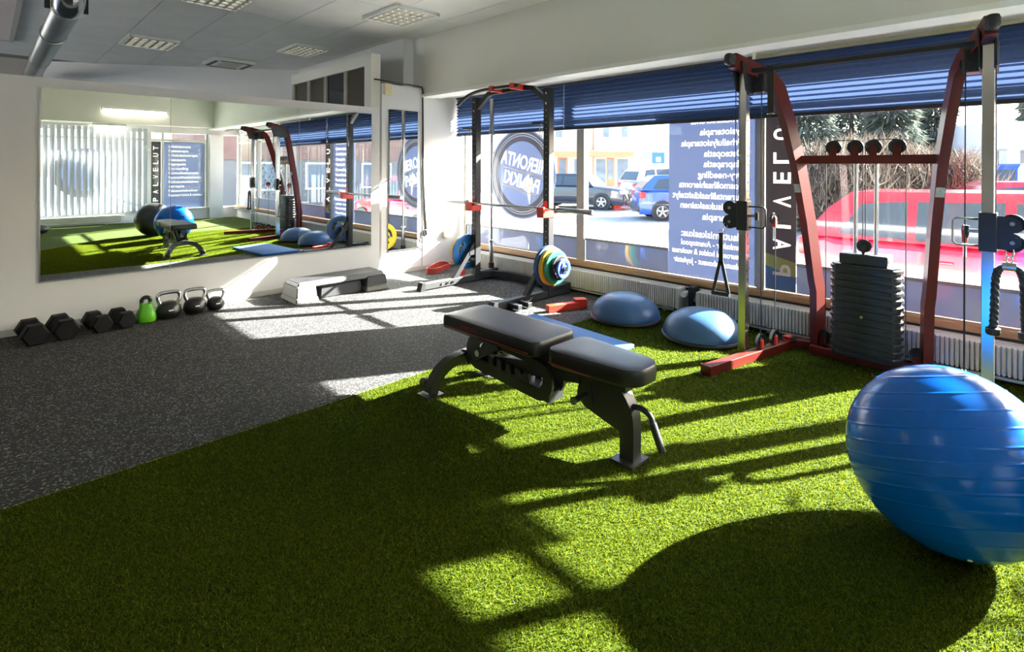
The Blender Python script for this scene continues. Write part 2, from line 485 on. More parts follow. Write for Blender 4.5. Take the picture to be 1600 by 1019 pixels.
louvre_light(3.18, 4.92, 0.50, 0.66, 'square louvred ceiling light nearest the beam above the windows')
louvre_light(3.17, 7.34, 0.46, 0.64, 'shadowed louvred ceiling light above the dark glazed transom')
louvre_light(1.60, 5.62, 0.52, 0.66, 'louvred ceiling light cut off by the top of the picture')

# ceiling cassette
ac = thing('air_conditioner', (2.72, 9.05, ZC - 0.06), 'flat white ceiling cassette air conditioner above the partition', 'air conditioner')
B().bx(2.42, 3.02, 8.72, 9.38, ZC - 0.055, ZC - 0.002, bev=0.015).obj('cassette_body', trim_m, ac)
B().bx(2.58, 2.86, 8.88, 9.22, ZC - 0.062, ZC - 0.054).obj('intake_grille', louvre_m, ac)
for (x0, x1, y0, y1) in ((2.45, 2.50, 8.80, 9.30), (2.94, 2.99, 8.80, 9.30), (2.52, 2.92, 8.745, 8.79), (2.52, 2.92, 9.31, 9.355)):
    B().bx(x0, x1, y0, y1, ZC - 0.06, ZC - 0.052).obj('air_slot', black_m, ac)

# ventilation duct
dt = thing('ventilation_duct', (0.49, 5.6, 2.62), 'round spiral steel ventilation duct hanging under the ceiling', 'duct')
prof = []
yy = 5.75
duct_m = mat('galvanised_steel', (0.50, 0.50, 0.47), 0.33, 1.0, noise=0.12, nscale=14)
while yy < 10.9:
    prof += [(0.098, yy), (0.098, yy + 0.055), (0.1015, yy + 0.06), (0.1015, yy + 0.068)]
    yy += 0.073
B().lathe(prof, (0.49, 0, 2.62), (0, 1, 0), 28).obj('duct_pipe', duct_m, dt, smooth=True)
ep = [(0.49, 5.75, 2.62)] + [(0.49, 5.75 - 0.2 * math.sin(a), 2.82 - 0.2 * math.cos(a)) for a in [math.pi / 2 * k / 5 for k in range(1, 6)]] + [(0.49, 5.55, ZC + 0.02)]
B().tube(ep, 0.106, 28).obj('elbow', chrome_m, dt, smooth=True)
for y in (5.78, 7.05, 8.9):
    B().lathe([(0.1035, y - 0.018), (0.109, y - 0.016), (0.109, y + 0.016), (0.1035, y + 0.018)], (0.49, 0, 2.62), (0, 1, 0), 28).obj('pipe_band', steel_m, dt, smooth=True)
for s in (-1, 1):
    B().bx(0.49 + s * 0.125 - 0.018, 0.49 + s * 0.125 + 0.018, 5.83, 5.86, 2.60, ZC).obj('hanger', black_m, dt)

# grille panel at the top left
gp = thing('ceiling_grille', (0.0, 8.3, ZC - 0.03), 'pinkish slatted ceiling ventilation grille left of the duct', 'vent')
pink_m = mat('grille_pink_white', (0.90, 0.80, 0.76), 0.5, noise=0.02)
B().bx(-0.36, 0.24, 7.0, 9.5, ZC - 0.012, ZC - 0.001).obj('backing', pink_m, gp)
gf = B()
gf.bx(0.22, 0.265, 6.97, 9.53, ZC - 0.03, ZC - 0.001); gf.bx(-0.40, -0.355, 6.97, 9.53, ZC - 0.03, ZC - 0.001)
gf.bx(-0.4, 0.265, 9.49, 9.53, ZC - 0.03, ZC - 0.001); gf.bx(-0.4, 0.265, 6.97, 7.01, ZC - 0.03, ZC - 0.001)
gf.obj('frame', base_m, gp)
sl = B().box((0, 0, 0), (0.57, 0.028, 0.012)).obj('slat', pink_m, gp, local=True)
for i in range(52):
    o = sl if i == 0 else dup(sl, 'slat', pink_m, gp, (0, 0, 0))
    o.location = (-0.06, -1.26 + 0.0475 * i, 0.012)

# ------------------------------------------------------------------ turf
tf = solo(B().bx(XW, 4.50, YR, YT, 0.0005, 0.004), 'artificial_turf', turf_m, (1.0, 0.0, 0.0005), 'bright green artificial turf laid over the front half of the floor', 'turf')
edge_m = mat('turf_backing_edge', (0.30, 0.30, 0.22), 0.8, noise=0.2, nscale=40)
B().bx(XW, 4.50, YT, YT + 0.007, 0.0005, 0.0035).obj('backing_edge', edge_m, tf)
def blades(n, fx, hmin, hmax, width, seedv):
    r = np.random.default_rng(seedv)
    P = fx(r, n); n = len(P)
    h = r.uniform(hmin, hmax, n); a = r.uniform(0, 2 * np.pi, n); lean = r.normal(0, 0.55, (n, 2)) * h[:, None]
    lean[:, 0] += -0.15 * h
    w = width * r.uniform(0.7, 1.3, n)
    b0 = P.copy(); b1 = P.copy()
    dx = np.cos(a) * w / 2; dy = np.sin(a) * w / 2
    V = np.empty((n * 3, 3), np.float32)
    V[0::3, 0] = P[:, 0] - dx; V[0::3, 1] = P[:, 1] - dy; V[0::3, 2] = 0.003
    V[1::3, 0] = P[:, 0] + dx; V[1::3, 1] = P[:, 1] + dy; V[1::3, 2] = 0.003
    V[2::3, 0] = P[:, 0] + lean[:, 0]; V[2::3, 1] = P[:, 1] + lean[:, 1]; V[2::3, 2] = 0.003 + h
    return V, r.uniform(0, 1, n).astype(np.float32)
def visible(P):
    d = P[:, 0] * math.cos(YAW) + P[:, 1] * math.sin(YAW); s = P[:, 0] * math.sin(YAW) - P[:, 1] * math.cos(YAW)
    return (d > 0.7) & (np.abs(s) < d * 1.2 + 0.6)
def ring(d0, d1):
    def f(r, n):
        P = np.stack([r.uniform(-1.2, 4.48, n), r.uniform(-1.2, YT + 0.004, n)], 1)
        d = P[:, 0] * math.cos(YAW) + P[:, 1] * math.sin(YAW)
        return P[visible(P) & (d >= d0) & (d < d1)]
    return f
box_area = 5.68 * (YT + 1.204)
VV, TT = [], []
for d0, d1, rho, h0, h1, w, s in ((0.7, 1.9, 60000, 0.007, 0.013, 0.0028, 1), (1.9, 2.6, 42000, 0.007, 0.013, 0.0034, 2), (2.6, 3.5, 26000, 0.008, 0.014, 0.0045, 3), (3.5, 5.2, 15000, 0.008, 0.015, 0.006, 4)):
    v, t_ = blades(int(rho * box_area), ring(d0, d1), h0, h1, w, s)
    VV.append(v); TT.append(t_)
V = np.concatenate(VV); T = np.concatenate(TT); nf = len(T)
me = bpy.data.meshes.new('turf_pile')
me.vertices.add(len(V)); me.loops.add(len(V)); me.polygons.add(nf)
V[:, 0] -= 1.0; V[:, 2] -= 0.0005
me.vertices.foreach_set('co', V.ravel()); me.loops.foreach_set('vertex_index', np.arange(len(V), dtype=np.int32))
me.polygons.foreach_set('loop_start', np.arange(0, len(V), 3, dtype=np.int32))
me.update()
at = me.attributes.new('tone', 'FLOAT', 'FACE'); at.data.foreach_set('value', T)
me.materials.append(pile_m)
po = bpy.data.objects.new('turf_pile', me); COL.objects.link(po); po.parent = tf; po['kind'] = 'stuff'
NBLADES = nf

# ------------------------------------------------------------------ text
CUTS = {}
def text(s, name, m, parent, origin, xdir, ydir, size=None, width=None, height=None, bold=0.0, depth=0.0006, cut=None):
    """flat lettering; with cut = a sheet, the same letters are also noted as openings to be made in that sheet"""
    def build(extr):
        cu = bpy.data.curves.new('text', 'FONT'); cu.body = s; cu.size = 1.0; cu.offset = bold; cu.extrude = extr; cu.resolution_u = 4
        tmp = bpy.data.objects.new('text_tmp', cu); COL.objects.link(tmp)
        me = bpy.data.meshes.new_from_object(tmp)
        bpy.data.objects.remove(tmp); bpy.data.curves.remove(cu)
        return me
    X = Vector(xdir).normalized(); Y = Vector(ydir).normalized(); N = X.cross(Y); box = None
    for extr in ([0.0, 0.5] if cut else [0.0]):
        me = build(extr)
        co = np.empty(len(me.vertices) * 3, np.float32); me.vertices.foreach_get('co', co); co = co.reshape(-1, 3)
        if box is None: box = (co[:, 0].min(), co[:, 1].min(), np.ptp(co[:, 0]), np.ptp(co[:, 1]))
        x0, y0, w, h = box
        sy = size if size else height / h
        sx = (width / w) if width else sy
        M = Matrix.Identity(4) if extr else wmat(parent).inverted(); out = []
        for x, y, z in co:
            out.append(M @ (Vector(origin) + X * ((x - x0) * sx) + Y * ((y - (y0 if height else 0)) * sy) + N * (depth + z * 0.006)))
        me.vertices.foreach_set('co', np.array([c for p in out for c in p], np.float32)); me.update()
        if extr: CUTS.setdefault(cut, []).append(me)
        else:
            me.materials.clear(); me.materials.append(m); me.name = name
            o = bpy.data.objects.new(name, me); COL.objects.link(o); o.parent = parent
    return o
def make_cuts():
    """open the noted letters in their sheets, so the lettering itself carries the light"""
    for sheet, mes in CUTS.items():
        bm = bmesh.new()
        for me in mes: bm.from_mesh(me)
        cm = bpy.data.meshes.new('cutter'); bm.to_mesh(cm); bm.free()
        for me in mes: bpy.data.meshes.remove(me)
        co = bpy.data.objects.new('cutter', cm); COL.objects.link(co)
        md = sheet.modifiers.new('letters', 'BOOLEAN'); md.operation = 'DIFFERENCE'; md.solver = 'EXACT'; md.object = co; md.use_self = True
        bpy.context.view_layer.update()
        dg = bpy.context.evaluated_depsgraph_get()
        new = bpy.data.meshes.new_from_object(sheet.evaluated_get(dg))
        sheet.modifiers.clear()
        if len(new.polygons) > 6: sheet.data = new
        bpy.data.objects.remove(co)
    CUTS.clear()

# ------------------------------------------------------------------ mirrors
mt = thing('wall_mirror', (1.75, YM, 0.40), 'wide frameless wall mirror of three sheets on the white partition', 'mirror')
joints = [0.31, 1.183, 2.345, 3.19]
for x0, x1 in zip(joints[:-1], joints[1:]):
    B().bx(x0 + 0.0015, x1 - 0.0015, YM - 0.006, YM - 0.0006, 0.388, 1.905).obj('mirror_sheet', mirror_m, mt)
B().bx(0.31, 3.19, YM - 0.009, YM - 0.0006, 0.380, 0.388).obj('bottom_strip', steel_m, mt)
B().bx(0.302, 0.31, YM - 0.009, YM - 0.0006, 0.380, 1.905).obj('side_strip', steel_m, mt)
nm = thing('narrow_mirror', (3.63, YM + 0.03, 0.30), 'tall narrow mirror on the pier beside the partition', 'mirror')
B().bx(3.43, 3.85, YM + 0.022, YM + 0.0294, 0.285, 1.98).obj('mirror_sheet', mirror_m, nm)
B().bx(3.42, 3.86, YM + 0.018, YM + 0.0294, 0.272, 0.285).obj('bottom_strip', greymetal_m, nm)
# ================================================================== window wall on the right
w1 = thing('window_1', (XG, 1.0, 0.25), kind='structure')
B().bx(4.50, 4.66, YR, YM + 0.02, 0.245, 0.298, bev=0.006).obj('window_sill', wood_m, w1)
B().bx(4.49, 4.56, YR, YM + 0.02, 0.205, 0.243).obj('sill_gap_shade', black_m, w1)  # black strip stands in for the dark gap below the sill
B().bx(4.478, 4.492, YR, YM + 0.02, 0.222, 0.232).obj('sill_rail', trim_m, w1)
mull = [(5.50, 0.05), (3.56, 0.10), (1.683, 0.055), (-0.10, 0.10), (-0.80, 0.05), (-2.05, 0.08), (-3.44, 0.10)]
for y, w in mull:
    B().bx(4.565, 4.645, y - w / 2, y + w / 2, 0.29, 2.11).obj('mullion', frame_m, w1)
B().bx(4.585, 4.625, YR, YM, 1.85, 1.885).obj('transom_bar', framew_m, w1)
B().bx(4.585, 4.625, YR, YM, 2.09, 2.12).obj('head_bar', framew_m, w1)
ys = [m[0] for m in mull]
for (a, wa), (b_, wb) in zip(mull[:-1], mull[1:]):
    B().bx(4.598, 4.603, b_ + wb / 2, a - wa / 2, 0.295, 1.851).obj('pane', glass_m, w1)
    B().bx(4.598, 4.603, b_ + wb / 2, a - wa / 2, 1.884, 2.091).obj('pane', glass_m, w1)
# pale strip of frosted film along the bottom with its grey bar
fl_ = thing('frosted_film', (XG, 1.0, 0.30), 'pale blue frosted film strip along the bottom of the windows', 'window film')
greybar_m = mat('grey_film_edge', (0.24, 0.24, 0.25), 0.35, noise=0.2, nscale=6)
film_runs = [(5.473, 3.612), (3.508, 2.529), (1.414, -0.048), (-0.152, -0.773), (-0.827, -2.008), (-2.092, -3.388)]
for a, b_ in film_runs:
    B().bx(4.5935, 4.5945, b_, a, 0.30, 0.515).obj('film_sheet', film_m, fl_)
    B().bx(4.588, 4.5945, b_, a, 0.515, 0.54).obj('film_edge', greybar_m, fl_)

# round logo decal
dec_blue = mat_translucent('decal_blue', (0.30, 0.36, 0.55), (0.40, 0.46, 0.62), 0.20, 0.03)
dec_grey = mat_translucent('decal_grey', (0.22, 0.22, 0.26), (0.30, 0.30, 0.36), 0.13, 0.03)
dec_pale = mat_translucent('decal_pale', (0.60, 0.62, 0.68), (0.60, 0.62, 0.70), 0.2, 0.03)
dec_dark = mat_translucent('decal_charcoal', (0.13, 0.12, 0.135), (0.20, 0.18, 0.20), 0.13, 0.04)
let_m = mat_translucent('decal_lettering', (0.86, 0.81, 0.74), (0.90, 0.85, 0.78), 0.075, 0.0)
XD = 4.5905
def disc(name, c, r0, r1, x, m, parent, seg=72):
    yc, zc = c
    if r0 <= 0:
        return B().lathe([(0, -0.0006), (r1, -0.0006), (r1, 0), (0, 0)], (x, yc, zc), (1, 0, 0), seg).obj(name, m, parent)
    else:
        return B().lathe([(r0, -0.0006), (r1, -0.0006), (r1, 0), (r0, 0)], (x, yc, zc), (1, 0, 0), seg, close=True).obj(name, m, parent)
def logo(c, R, label, x=XD):
    t = thing('window_logo', (x, c[0], c[1] - R), label, 'window decal')
    for a, b_, mm in ((0.965, 1.0, dec_blue), (0.90, 0.965, dec_grey), (0.885, 0.90, dec_pale), (0.85, 0.885, dec_grey), (0.835, 0.85, dec_pale), (0.72, 0.835, dec_grey)):
        disc('ring', c, R * a, R * b_, x, mm, t)
    return t, disc('badge', c, 0, R * 0.72, x, dec_blue, t)
LC = (4.475, 1.215); LR = 0.545
lg, badge = logo(LC, LR, 'round blue and grey logo decal on the window behind the rack')
ang = math.radians(12)
tx = Vector((0, math.cos(ang), math.sin(ang))); ty = Vector((0, -math.sin(ang), math.cos(ang)))
cc = Vector((XD - 0.0006, LC[0], LC[1]))
text('HIERONTA', 'lettering', let_m, lg, cc - tx * 0.40 + ty * 0.06, tx, ty, width=0.78, height=0.17, bold=0.022, depth=0.0003, cut=badge)
B().beam(cc - tx * 0.38 + ty * 0.025 + Vector((-0.0008, 0, 0)), cc + tx * 0.36 + ty * 0.025 + Vector((-0.0008, 0, 0)), 0.0006, 0.018, upv=ty).obj('underline', let_m, lg)
text('PANKKI', 'lettering', let_m, lg, cc - tx * 0.32 - ty * 0.17, tx, ty, width=0.60, height=0.165, bold=0.022, depth=0.0003, cut=badge)
B().beam(cc - tx * 0.30 - ty * 0.20 + Vector((-0.0008, 0, 0)), cc + tx * 0.28 - ty * 0.20 + Vector((-0.0008, 0, 0)), 0.0006, 0.016, upv=ty).obj('underline', let_m, lg)
star = [(0.0, 0.16), (-0.03, 0.03), (-0.16, 0.01), (-0.045, -0.03), (-0.02, -0.22), (0.03, -0.045), (0.15, -0.02), (0.04, 0.04)]
sf = lambda u, v, t: Vector((XD + t, LC[0] - 0.12 + u, LC[1] - 0.14 + v))
_s = B(); _s._face([_s.bm.verts.new(sf(u, v, -0.0009)) for u, v in star]); _s.obj('sparkle', let_m, lg)
_b = B().prism(star, sf, -0.004, 0.004); bmesh.ops.recalc_face_normals(_b.bm, faces=_b.bm.faces[:])
_me = bpy.data.meshes.new('star_cut'); _b.bm.to_mesh(_me); _b.bm.free(); CUTS.setdefault(badge, []).append(_me)

# price-list banner
bn = thing('service_list_banner', (XD, 2.12, 0.32), 'blue window banner with mirrored white list of treatments', 'window decal')
bsheet = B().bx(XD - 0.0006, XD, 1.713, 2.527, 0.302, 1.848).obj('banner_sheet', dec_blue, bn)
def bline(s, z, w_end, size=0.084, start=1.83, bullet=True, bold=0.019):
    text(s, 'lettering', let_m, bn, (XD - 0.0006, start, z - size * 0.33), (0, 1, 0), (0, 0, 1), size=size, width=w_end - start, bold=bold, depth=0.0003, cut=bsheet)
    if bullet:
        B().lathe([(0, -0.0012), (0.0105, -0.0012), (0.0105, -0.0006), (0, -0.0006)], (XD, 1.783, z), (1, 0, 0), 14).obj('bullet', let_m, bn)
for s, z, e_ in (('Urheiluhieronta', 1.722, 2.31), ('Fysioterapia', 1.619, 2.225), ('Urheilufysioterapia', 1.522, 2.405), ('Osteopatia', 1.425, 2.185), ('Naprapatia', 1.333, 2.188),
                 ('Dry-needling', 1.236, 2.24), ('Kosmolihashieronta', 1.145, 2.425), ('Purentalihaskäsittelyt', 1.048, 2.49)):
    bline(s, z, e_)
bline('Ratkaisukeskeinen', 0.957, 2.41); bline('terapia', 0.860, 2.20, bullet=False, start=1.95)
bline('Palautumiskeskus:', 0.700, 2.40, 0.092, 1.79, False)
for s, z, e_ in (('Jumkaltar - Avantopool', 0.614, 2.40), ('Neurosoni hoidot & vuokraus', 0.535, 2.49), ('Palautumishousut - Joylutsir', 0.449, 2.475)):
    bline(s, z, e_, 0.072)
# vertical charcoal banner
vb = thing('vertical_banner', (XD, 1.53, 0.32), 'charcoal vertical window banner lettered PALVELUT', 'window decal')
vsheet = B().bx(XD - 0.0006, XD, 1.416, 1.652, 0.302, 1.848).obj('banner_sheet', dec_dark, vb)
lime_m = mat_translucent('decal_lime', (0.42, 0.45, 0.18), (0.5, 0.55, 0.22), 0.03)
B().prism([(1.652, 0.60), (1.416, 0.54), (1.416, 0.42), (1.652, 0.50)], lambda u, v, t: Vector((XD - 0.0012 + t, u, v)), 0, 0.0005).obj('lime_band', lime_m, vb)
dec_sky = mat_translucent('decal_sky', (0.12, 0.22, 0.45), (0.2, 0.35, 0.65), 0.03)
B().prism([(1.652, 0.50), (1.416, 0.42), (1.416, 0.302), (1.652, 0.302)], lambda u, v, t: Vector((XD - 0.0012 + t, u, v)), 0, 0.0005).obj('sky_band', dec_sky, vb)
for ch, z in zip('PALVELUT', (0.471, 0.678, 0.855, 1.026, 1.218, 1.379, 1.572, 1.75)):
    text(ch, 'lettering', let_m, vb, (XD - 0.0006, 1.592, z - 0.045), (0, 0, 1), (0, -1, 0), width=0.092, height=0.135, bold=0.02, depth=-0.0007 if ch == 'P' else 0.0003, cut=None if ch == 'P' else vsheet)
make_cuts()

# ------------------------------------------------------------------ pleated blinds
blackrail_m = mat('blind_bottom_rail', (0.012, 0.014, 0.022), 0.4, noise=0.1)
navy_m = mat('blind_head_rail', (0.05, 0.07, 0.13), 0.4, noise=0.05)
cord_m = mat('white_cord', (0.78, 0.80, 0.84), 0.6, noise=0.03)
def pleated(y0, y1, label, cords):
    t = thing('pleated_blind', (4.45, (y0 + y1) / 2, 1.70), label, 'blind', 'blue pleated blinds')
    b = B(); n = 12; z0, z1 = 1.725, 2.20; prev = None
    for i in range(2 * n + 1):
        z = z0 + (z1 - z0) * i / (2 * n); x = 4.45 + (0.017 if i % 2 else -0.017)
        a, c = b.bm.verts.new((x, y0, z)), b.bm.verts.new((x, y1, z))
        if prev: b._face((prev[0], prev[1], c, a))
        prev = (a, c)
    b.obj('fabric', blind_m, t)
    B().bx(4.436, 4.464, y0, y1, 1.697, 1.727, bev=0.004).obj('bottom_rail', blackrail_m, t)
    B().bx(4.43, 4.47, y0, y1, 2.18, 2.2045).obj('head_rail', navy_m, t)
    for cy in cords:
        path = [(4.430 - (0.006 if k % 2 else -0.002), cy + (0.006 if k % 2 else -0.006), 1.715 + 0.475 * k / 30) for k in range(31)]
        B().tube(path, 0.0028, 5).obj('pull_cord', cord_m, t)
    return t
pleated(1.765, 5.525, 'blue pleated blind nearest the back wall, behind the weight rack', (3.68,))
pleated(-0.43, 1.745, 'blue pleated blind behind the red cable machine', ())

# ------------------------------------------------------------------ curtain rail and cord above the machine
cr = thing('curtain_rail', (4.2, 0, 2.14), 'thin olive curtain rail running in front of the blind', 'rail')
rail_m = mat('olive_rail', (0.30, 0.28, 0.17), 0.45, noise=0.05)
B().bx(4.19, 4.21, -3.2, 1.60, 2.135, 2.158).obj('rail', rail_m, cr)
B().bx(4.188, 4.212, 1.585, 1.61, 2.135, ZS - 0.02).obj('bracket', trim_m, cr)
B().bx(4.188, 4.212, -2.4, -2.375, 2.157, ZS - 0.02).obj('bracket', trim_m, cr)

# ------------------------------------------------------------------ radiators
radw_m = mat('radiator_enamel', (0.62, 0.60, 0.54), 0.4, noise=0.03)
def radiator(y0, y1, pitch, label, z0=0.06, z1=0.232, legs=True):
    t = thing('radiator', (4.40, (y0 + y1) / 2, 0.0), label, 'radiator', 'radiators under the windows')
    n = int((y1 - y0) / pitch); f = B()
    for i in range(n):
        y = y0 + pitch * (i + 0.5)
        f.bx(4.325, 4.355, y - pitch * 0.33, y + pitch * 0.33, z0, z1)
    fo = f.obj('fins', radw_m, t); fo['kind'] = 'stuff'
    B().bx(4.345, 4.455, y0, y1, z0 + 0.01, z1 - 0.012).obj('core', radw_m, t)
    for k in range(4):
        x = 4.355 + 0.026 * k
        B().bx(x - 0.009, x + 0.009, y0 + 0.01, y1 - 0.01, z1 - 0.014, z1 + 0.002).obj('top_bar', radw_m, t)
    for ye in (y0, y1):
        B().bx(4.322, 4.46, ye - 0.016, ye + 0.016, z0 - 0.004, z1 + 0.004, bev=0.005).obj('end_block', radw_m, t)
    for yl in (y0 + 0.15, (y0 + y1) / 2, y1 - 0.15):
        B().bx(4.37, 4.43, yl - 0.014, yl + 0.014, 0, z0 + 0.02).obj('foot', radw_m, t)
    B().cyl((4.36, y0 + 0.05, 0.035), (4.36, y1 - 0.05, 0.035), 0.011, 10).obj('supply_pipe', radw_m, t, smooth=True)
    return t
radiator(2.30, 5.10, 0.022, 'long low white radiator under the window behind the weight rack')
radiator(0.98, 2.11, 0.024, 'low white radiator behind the blue half balls and left machine post')
radiator(-1.6, 0.92, 0.024, 'low white radiator behind the weight stack and rope')
va = thing('radiator_valve', (4.42, 2.2, 0.0), 'black and steel valve assembly between two radiators', 'valve')
B().bx(4.36, 4.48, 2.165, 2.215, 0.0, 0.26, bev=0.006).obj('bracket_box', black_m, va)
B().cyl((4.40, 2.285, 0.17), (4.40, 2.11, 0.17), 0.018, 14).obj('pipe', steel_m, va, smooth=True)
B().cyl((4.33, 2.245, 0.19), (4.40, 2.245, 0.19), 0.026, 16).obj('thermostat', trim_m, va, smooth=True)
B().cyl((4.34, 2.135, 0.16), (4.40, 2.135, 0.16), 0.020, 16).obj('stop_valve', steel_m, va, smooth=True)
B().cyl((4.34, 2.19, 0.06), (4.37, 2.19, 0.06), 0.03, 16).obj('cap', black_m, va, smooth=True)

# ------------------------------------------------------------------ small fittings on the back wall
jb = thing('junction_box', (3.40, YM + 0.02, 2.16), 'pale yellow junction box at the top of the pier', 'junction box')
jbm = mat('aged_yellow_plastic', (0.74, 0.68, 0.42), 0.5, noise=0.05)
B().bx(3.36, 3.46, YM - 0.012, YM + 0.03, 2.15, 2.285, bev=0.004).obj('box_body', jbm, jb)
B().bx(3.365, 3.455, YM - 0.018, YM - 0.0121, 2.215, 2.28, bev=0.002).obj('upper_cover', jbm, jb)
B().bx(3.365, 3.455, YM - 0.018, YM - 0.0121, 2.155, 2.21, bev=0.002).obj('lower_cover', jbm, jb)
ws = thing('wall_socket', (4.29, YM, 0.42), 'small cream surface wall socket beside the weight rack', 'wall socket')
B().bx(4.25, 4.33, YM - 0.035, YM + 0.0195, 0.38, 0.47, bev=0.006).obj('socket_body', jbm, ws)
B().cyl((4.27, YM - 0.045, 0.43), (4.27, YM - 0.034, 0.43), 0.022, 16).obj('socket_face', base_m, ws, smooth=True)
cable_m = mat('black_cable', (0.015, 0.014, 0.013), 0.5, noise=0.1)
cp = [(3.25, YM + 0.05, 2.325), (3.35, YM + 0.01, 2.315), (3.6, YM + 0.012, 2.305), (3.86, YM + 0.012, 2.298), (3.91, YM + 0.012, 2.27), (3.915, YM + 0.012, 2.15), (3.925, YM + 0.012, 1.6), (3.93, YM + 0.012, 1.2), (3.96, YM + 0.011, 0.7), (3.98, YM + 0.01, 0.48), (3.955, YM + 0.008, 0.42), (3.94, YM + 0.006, 0.48), (3.965, YM + 0.006, 0.50), (3.98, YM + 0.006, 0.43)]
solo(B().tube(smoothpath(cp, 5), 0.009, 6), 'wall_cable', cable_m, (3.93, YM, 0.4), 'dark cable running down the back wall beside the narrow mirror', 'cable', smooth='all')
cp2 = [(3.96, YM + 0.004, 0.36), (3.91, YM + 0.004, 0.42), (3.87, YM + 0.004, 0.38), (3.885, YM + 0.004, 0.33), (3.93, YM + 0.004, 0.31), (3.955, YM + 0.004, 0.26)]
solo(B().tube(smoothpath(cp2, 5), 0.006, 6), 'coiled_cable', greymetal_m, (3.92, YM, 0.3), 'loose grey cable loop low on the back wall', 'cable', smooth='all')
# ================================================================== weight plates
def plate_mesh(R, th, hole, holes=3):
    """round plate, axis along Y, with a rim, a hub and grip openings"""
    bm = bmesh.new(); NA = 48
    rad = [hole, R * 0.17, R * 0.36, R * 0.44, R * 0.64, R * 0.72, R * 0.93, R]
    half = [th * 0.5, th * 0.5, th * 0.42, th * 0.28, th * 0.28, th * 0.34, th * 0.5, th * 0.42]
    def cut(i, k):
        a = (k + 0.5) / NA * 360
        return i == 3 and holes and abs(((a - 90) % (360 / holes)) - 360 / holes / 2) < 360 / holes * 0.31
    F, Bk = [], []
    for i, (r, h) in enumerate(zip(rad, half)):
        F.append([bm.verts.new((r * math.cos(2 * math.pi * k / NA), -h, r * math.sin(2 * math.pi * k / NA))) for k in range(NA)])
        Bk.append([bm.verts.new((r * math.cos(2 * math.pi * k / NA), h, r * math.sin(2 * math.pi * k / NA))) for k in range(NA)])
    for i in range(len(rad) - 1):
        for k in range(NA):
            l = (k + 1) % NA
            if cut(i, k):
                for a, b_ in ((i, i + 1),):
                    bm.faces.new((F[a][k], F[a][l], Bk[a][l], Bk[a][k])); bm.faces.new((F[b_][l], F[b_][k], Bk[b_][k], Bk[b_][l]))
                if not cut(i, (k - 1) % NA): bm.faces.new((F[i][k], F[i + 1][k], Bk[i + 1][k], Bk[i][k]))
                if not cut(i, l): bm.faces.new((F[i][l], F[i + 1][l], Bk[i + 1][l], Bk[i][l]))
                continue
            bm.faces.new((F[i][k], F[i][l], F[i + 1][l], F[i + 1][k])); bm.faces.new((Bk[i][l], Bk[i][k], Bk[i + 1][k], Bk[i + 1][l]))
    for k in range(NA):
        l = (k + 1) % NA
        bm.faces.new((F[-1][k], F[-1][l], Bk[-1][l], Bk[-1][k])); bm.faces.new((F[0][l], F[0][k], Bk[0][k], Bk[0][l]))
    return bm
def plate(c, R, th, m, label, face=-1):
    t = thing('weight_plate', c, label, 'weight plate', 'coloured weight plates on the rack')
    b = B(); b.bm.free(); b.bm = plate_mesh(R, th, 0.026)
    b.obj('disc', m, t, smooth=True, local=True)
    B().lathe([(0.0265, face * th * 0.5), (0.04, face * th * 0.5), (0.04, face * (th * 0.5 + 0.003)), (0.0265, face * (th * 0.5 + 0.003))], (0, 0, 0), (0, 1, 0), 24, close=True).obj('hub_ring', steel_m, t, smooth=True, local=True)
    return t
pl_blue = mat('plate_blue_rubber', (0.012, 0.13, 0.36), 0.4, noise=0.06)
pl_navy = mat('plate_navy_rubber', (0.02, 0.07, 0.20), 0.42, noise=0.08)
pl_yel = mat('plate_yellow_rubber', (0.66, 0.40, 0.015), 0.4, noise=0.05)
pl_grn = mat('plate_green_rubber', (0.02, 0.24, 0.13), 0.4, noise=0.06)
pl_sky = mat('plate_violet_blue', (0.05, 0.11, 0.50), 0.35, noise=0.05)
PX, PZ = 3.87, 0.345
plate((PX, 3.402, PZ), 0.195, 0.042, pl_navy, 'large dark blue weight plate at the back of the right-hand stack')
plate((PX, 3.352, PZ), 0.180, 0.040, pl_yel, 'yellow weight plate between blue and green on the right peg')
plate((PX, 3.303, PZ), 0.160, 0.036, pl_grn, 'green weight plate on the right peg of the rack')
plate((PX, 3.258, PZ), 0.118, 0.032, black_m, 'black weight plate between the green and small blue plates')
plate((PX, 3.215, PZ), 0.092, 0.030, pl_sky, 'smallest violet blue weight plate at the outer end of the right peg')
plate((3.90, 4.665, 0.335), 0.195, 0.042, pl_blue, 'bright blue weight plate on the left peg of the rack')
plate((3.90, 4.715, 0.335), 0.180, 0.040, pl_yel, 'yellow weight plate behind the bright blue one by the back wall')

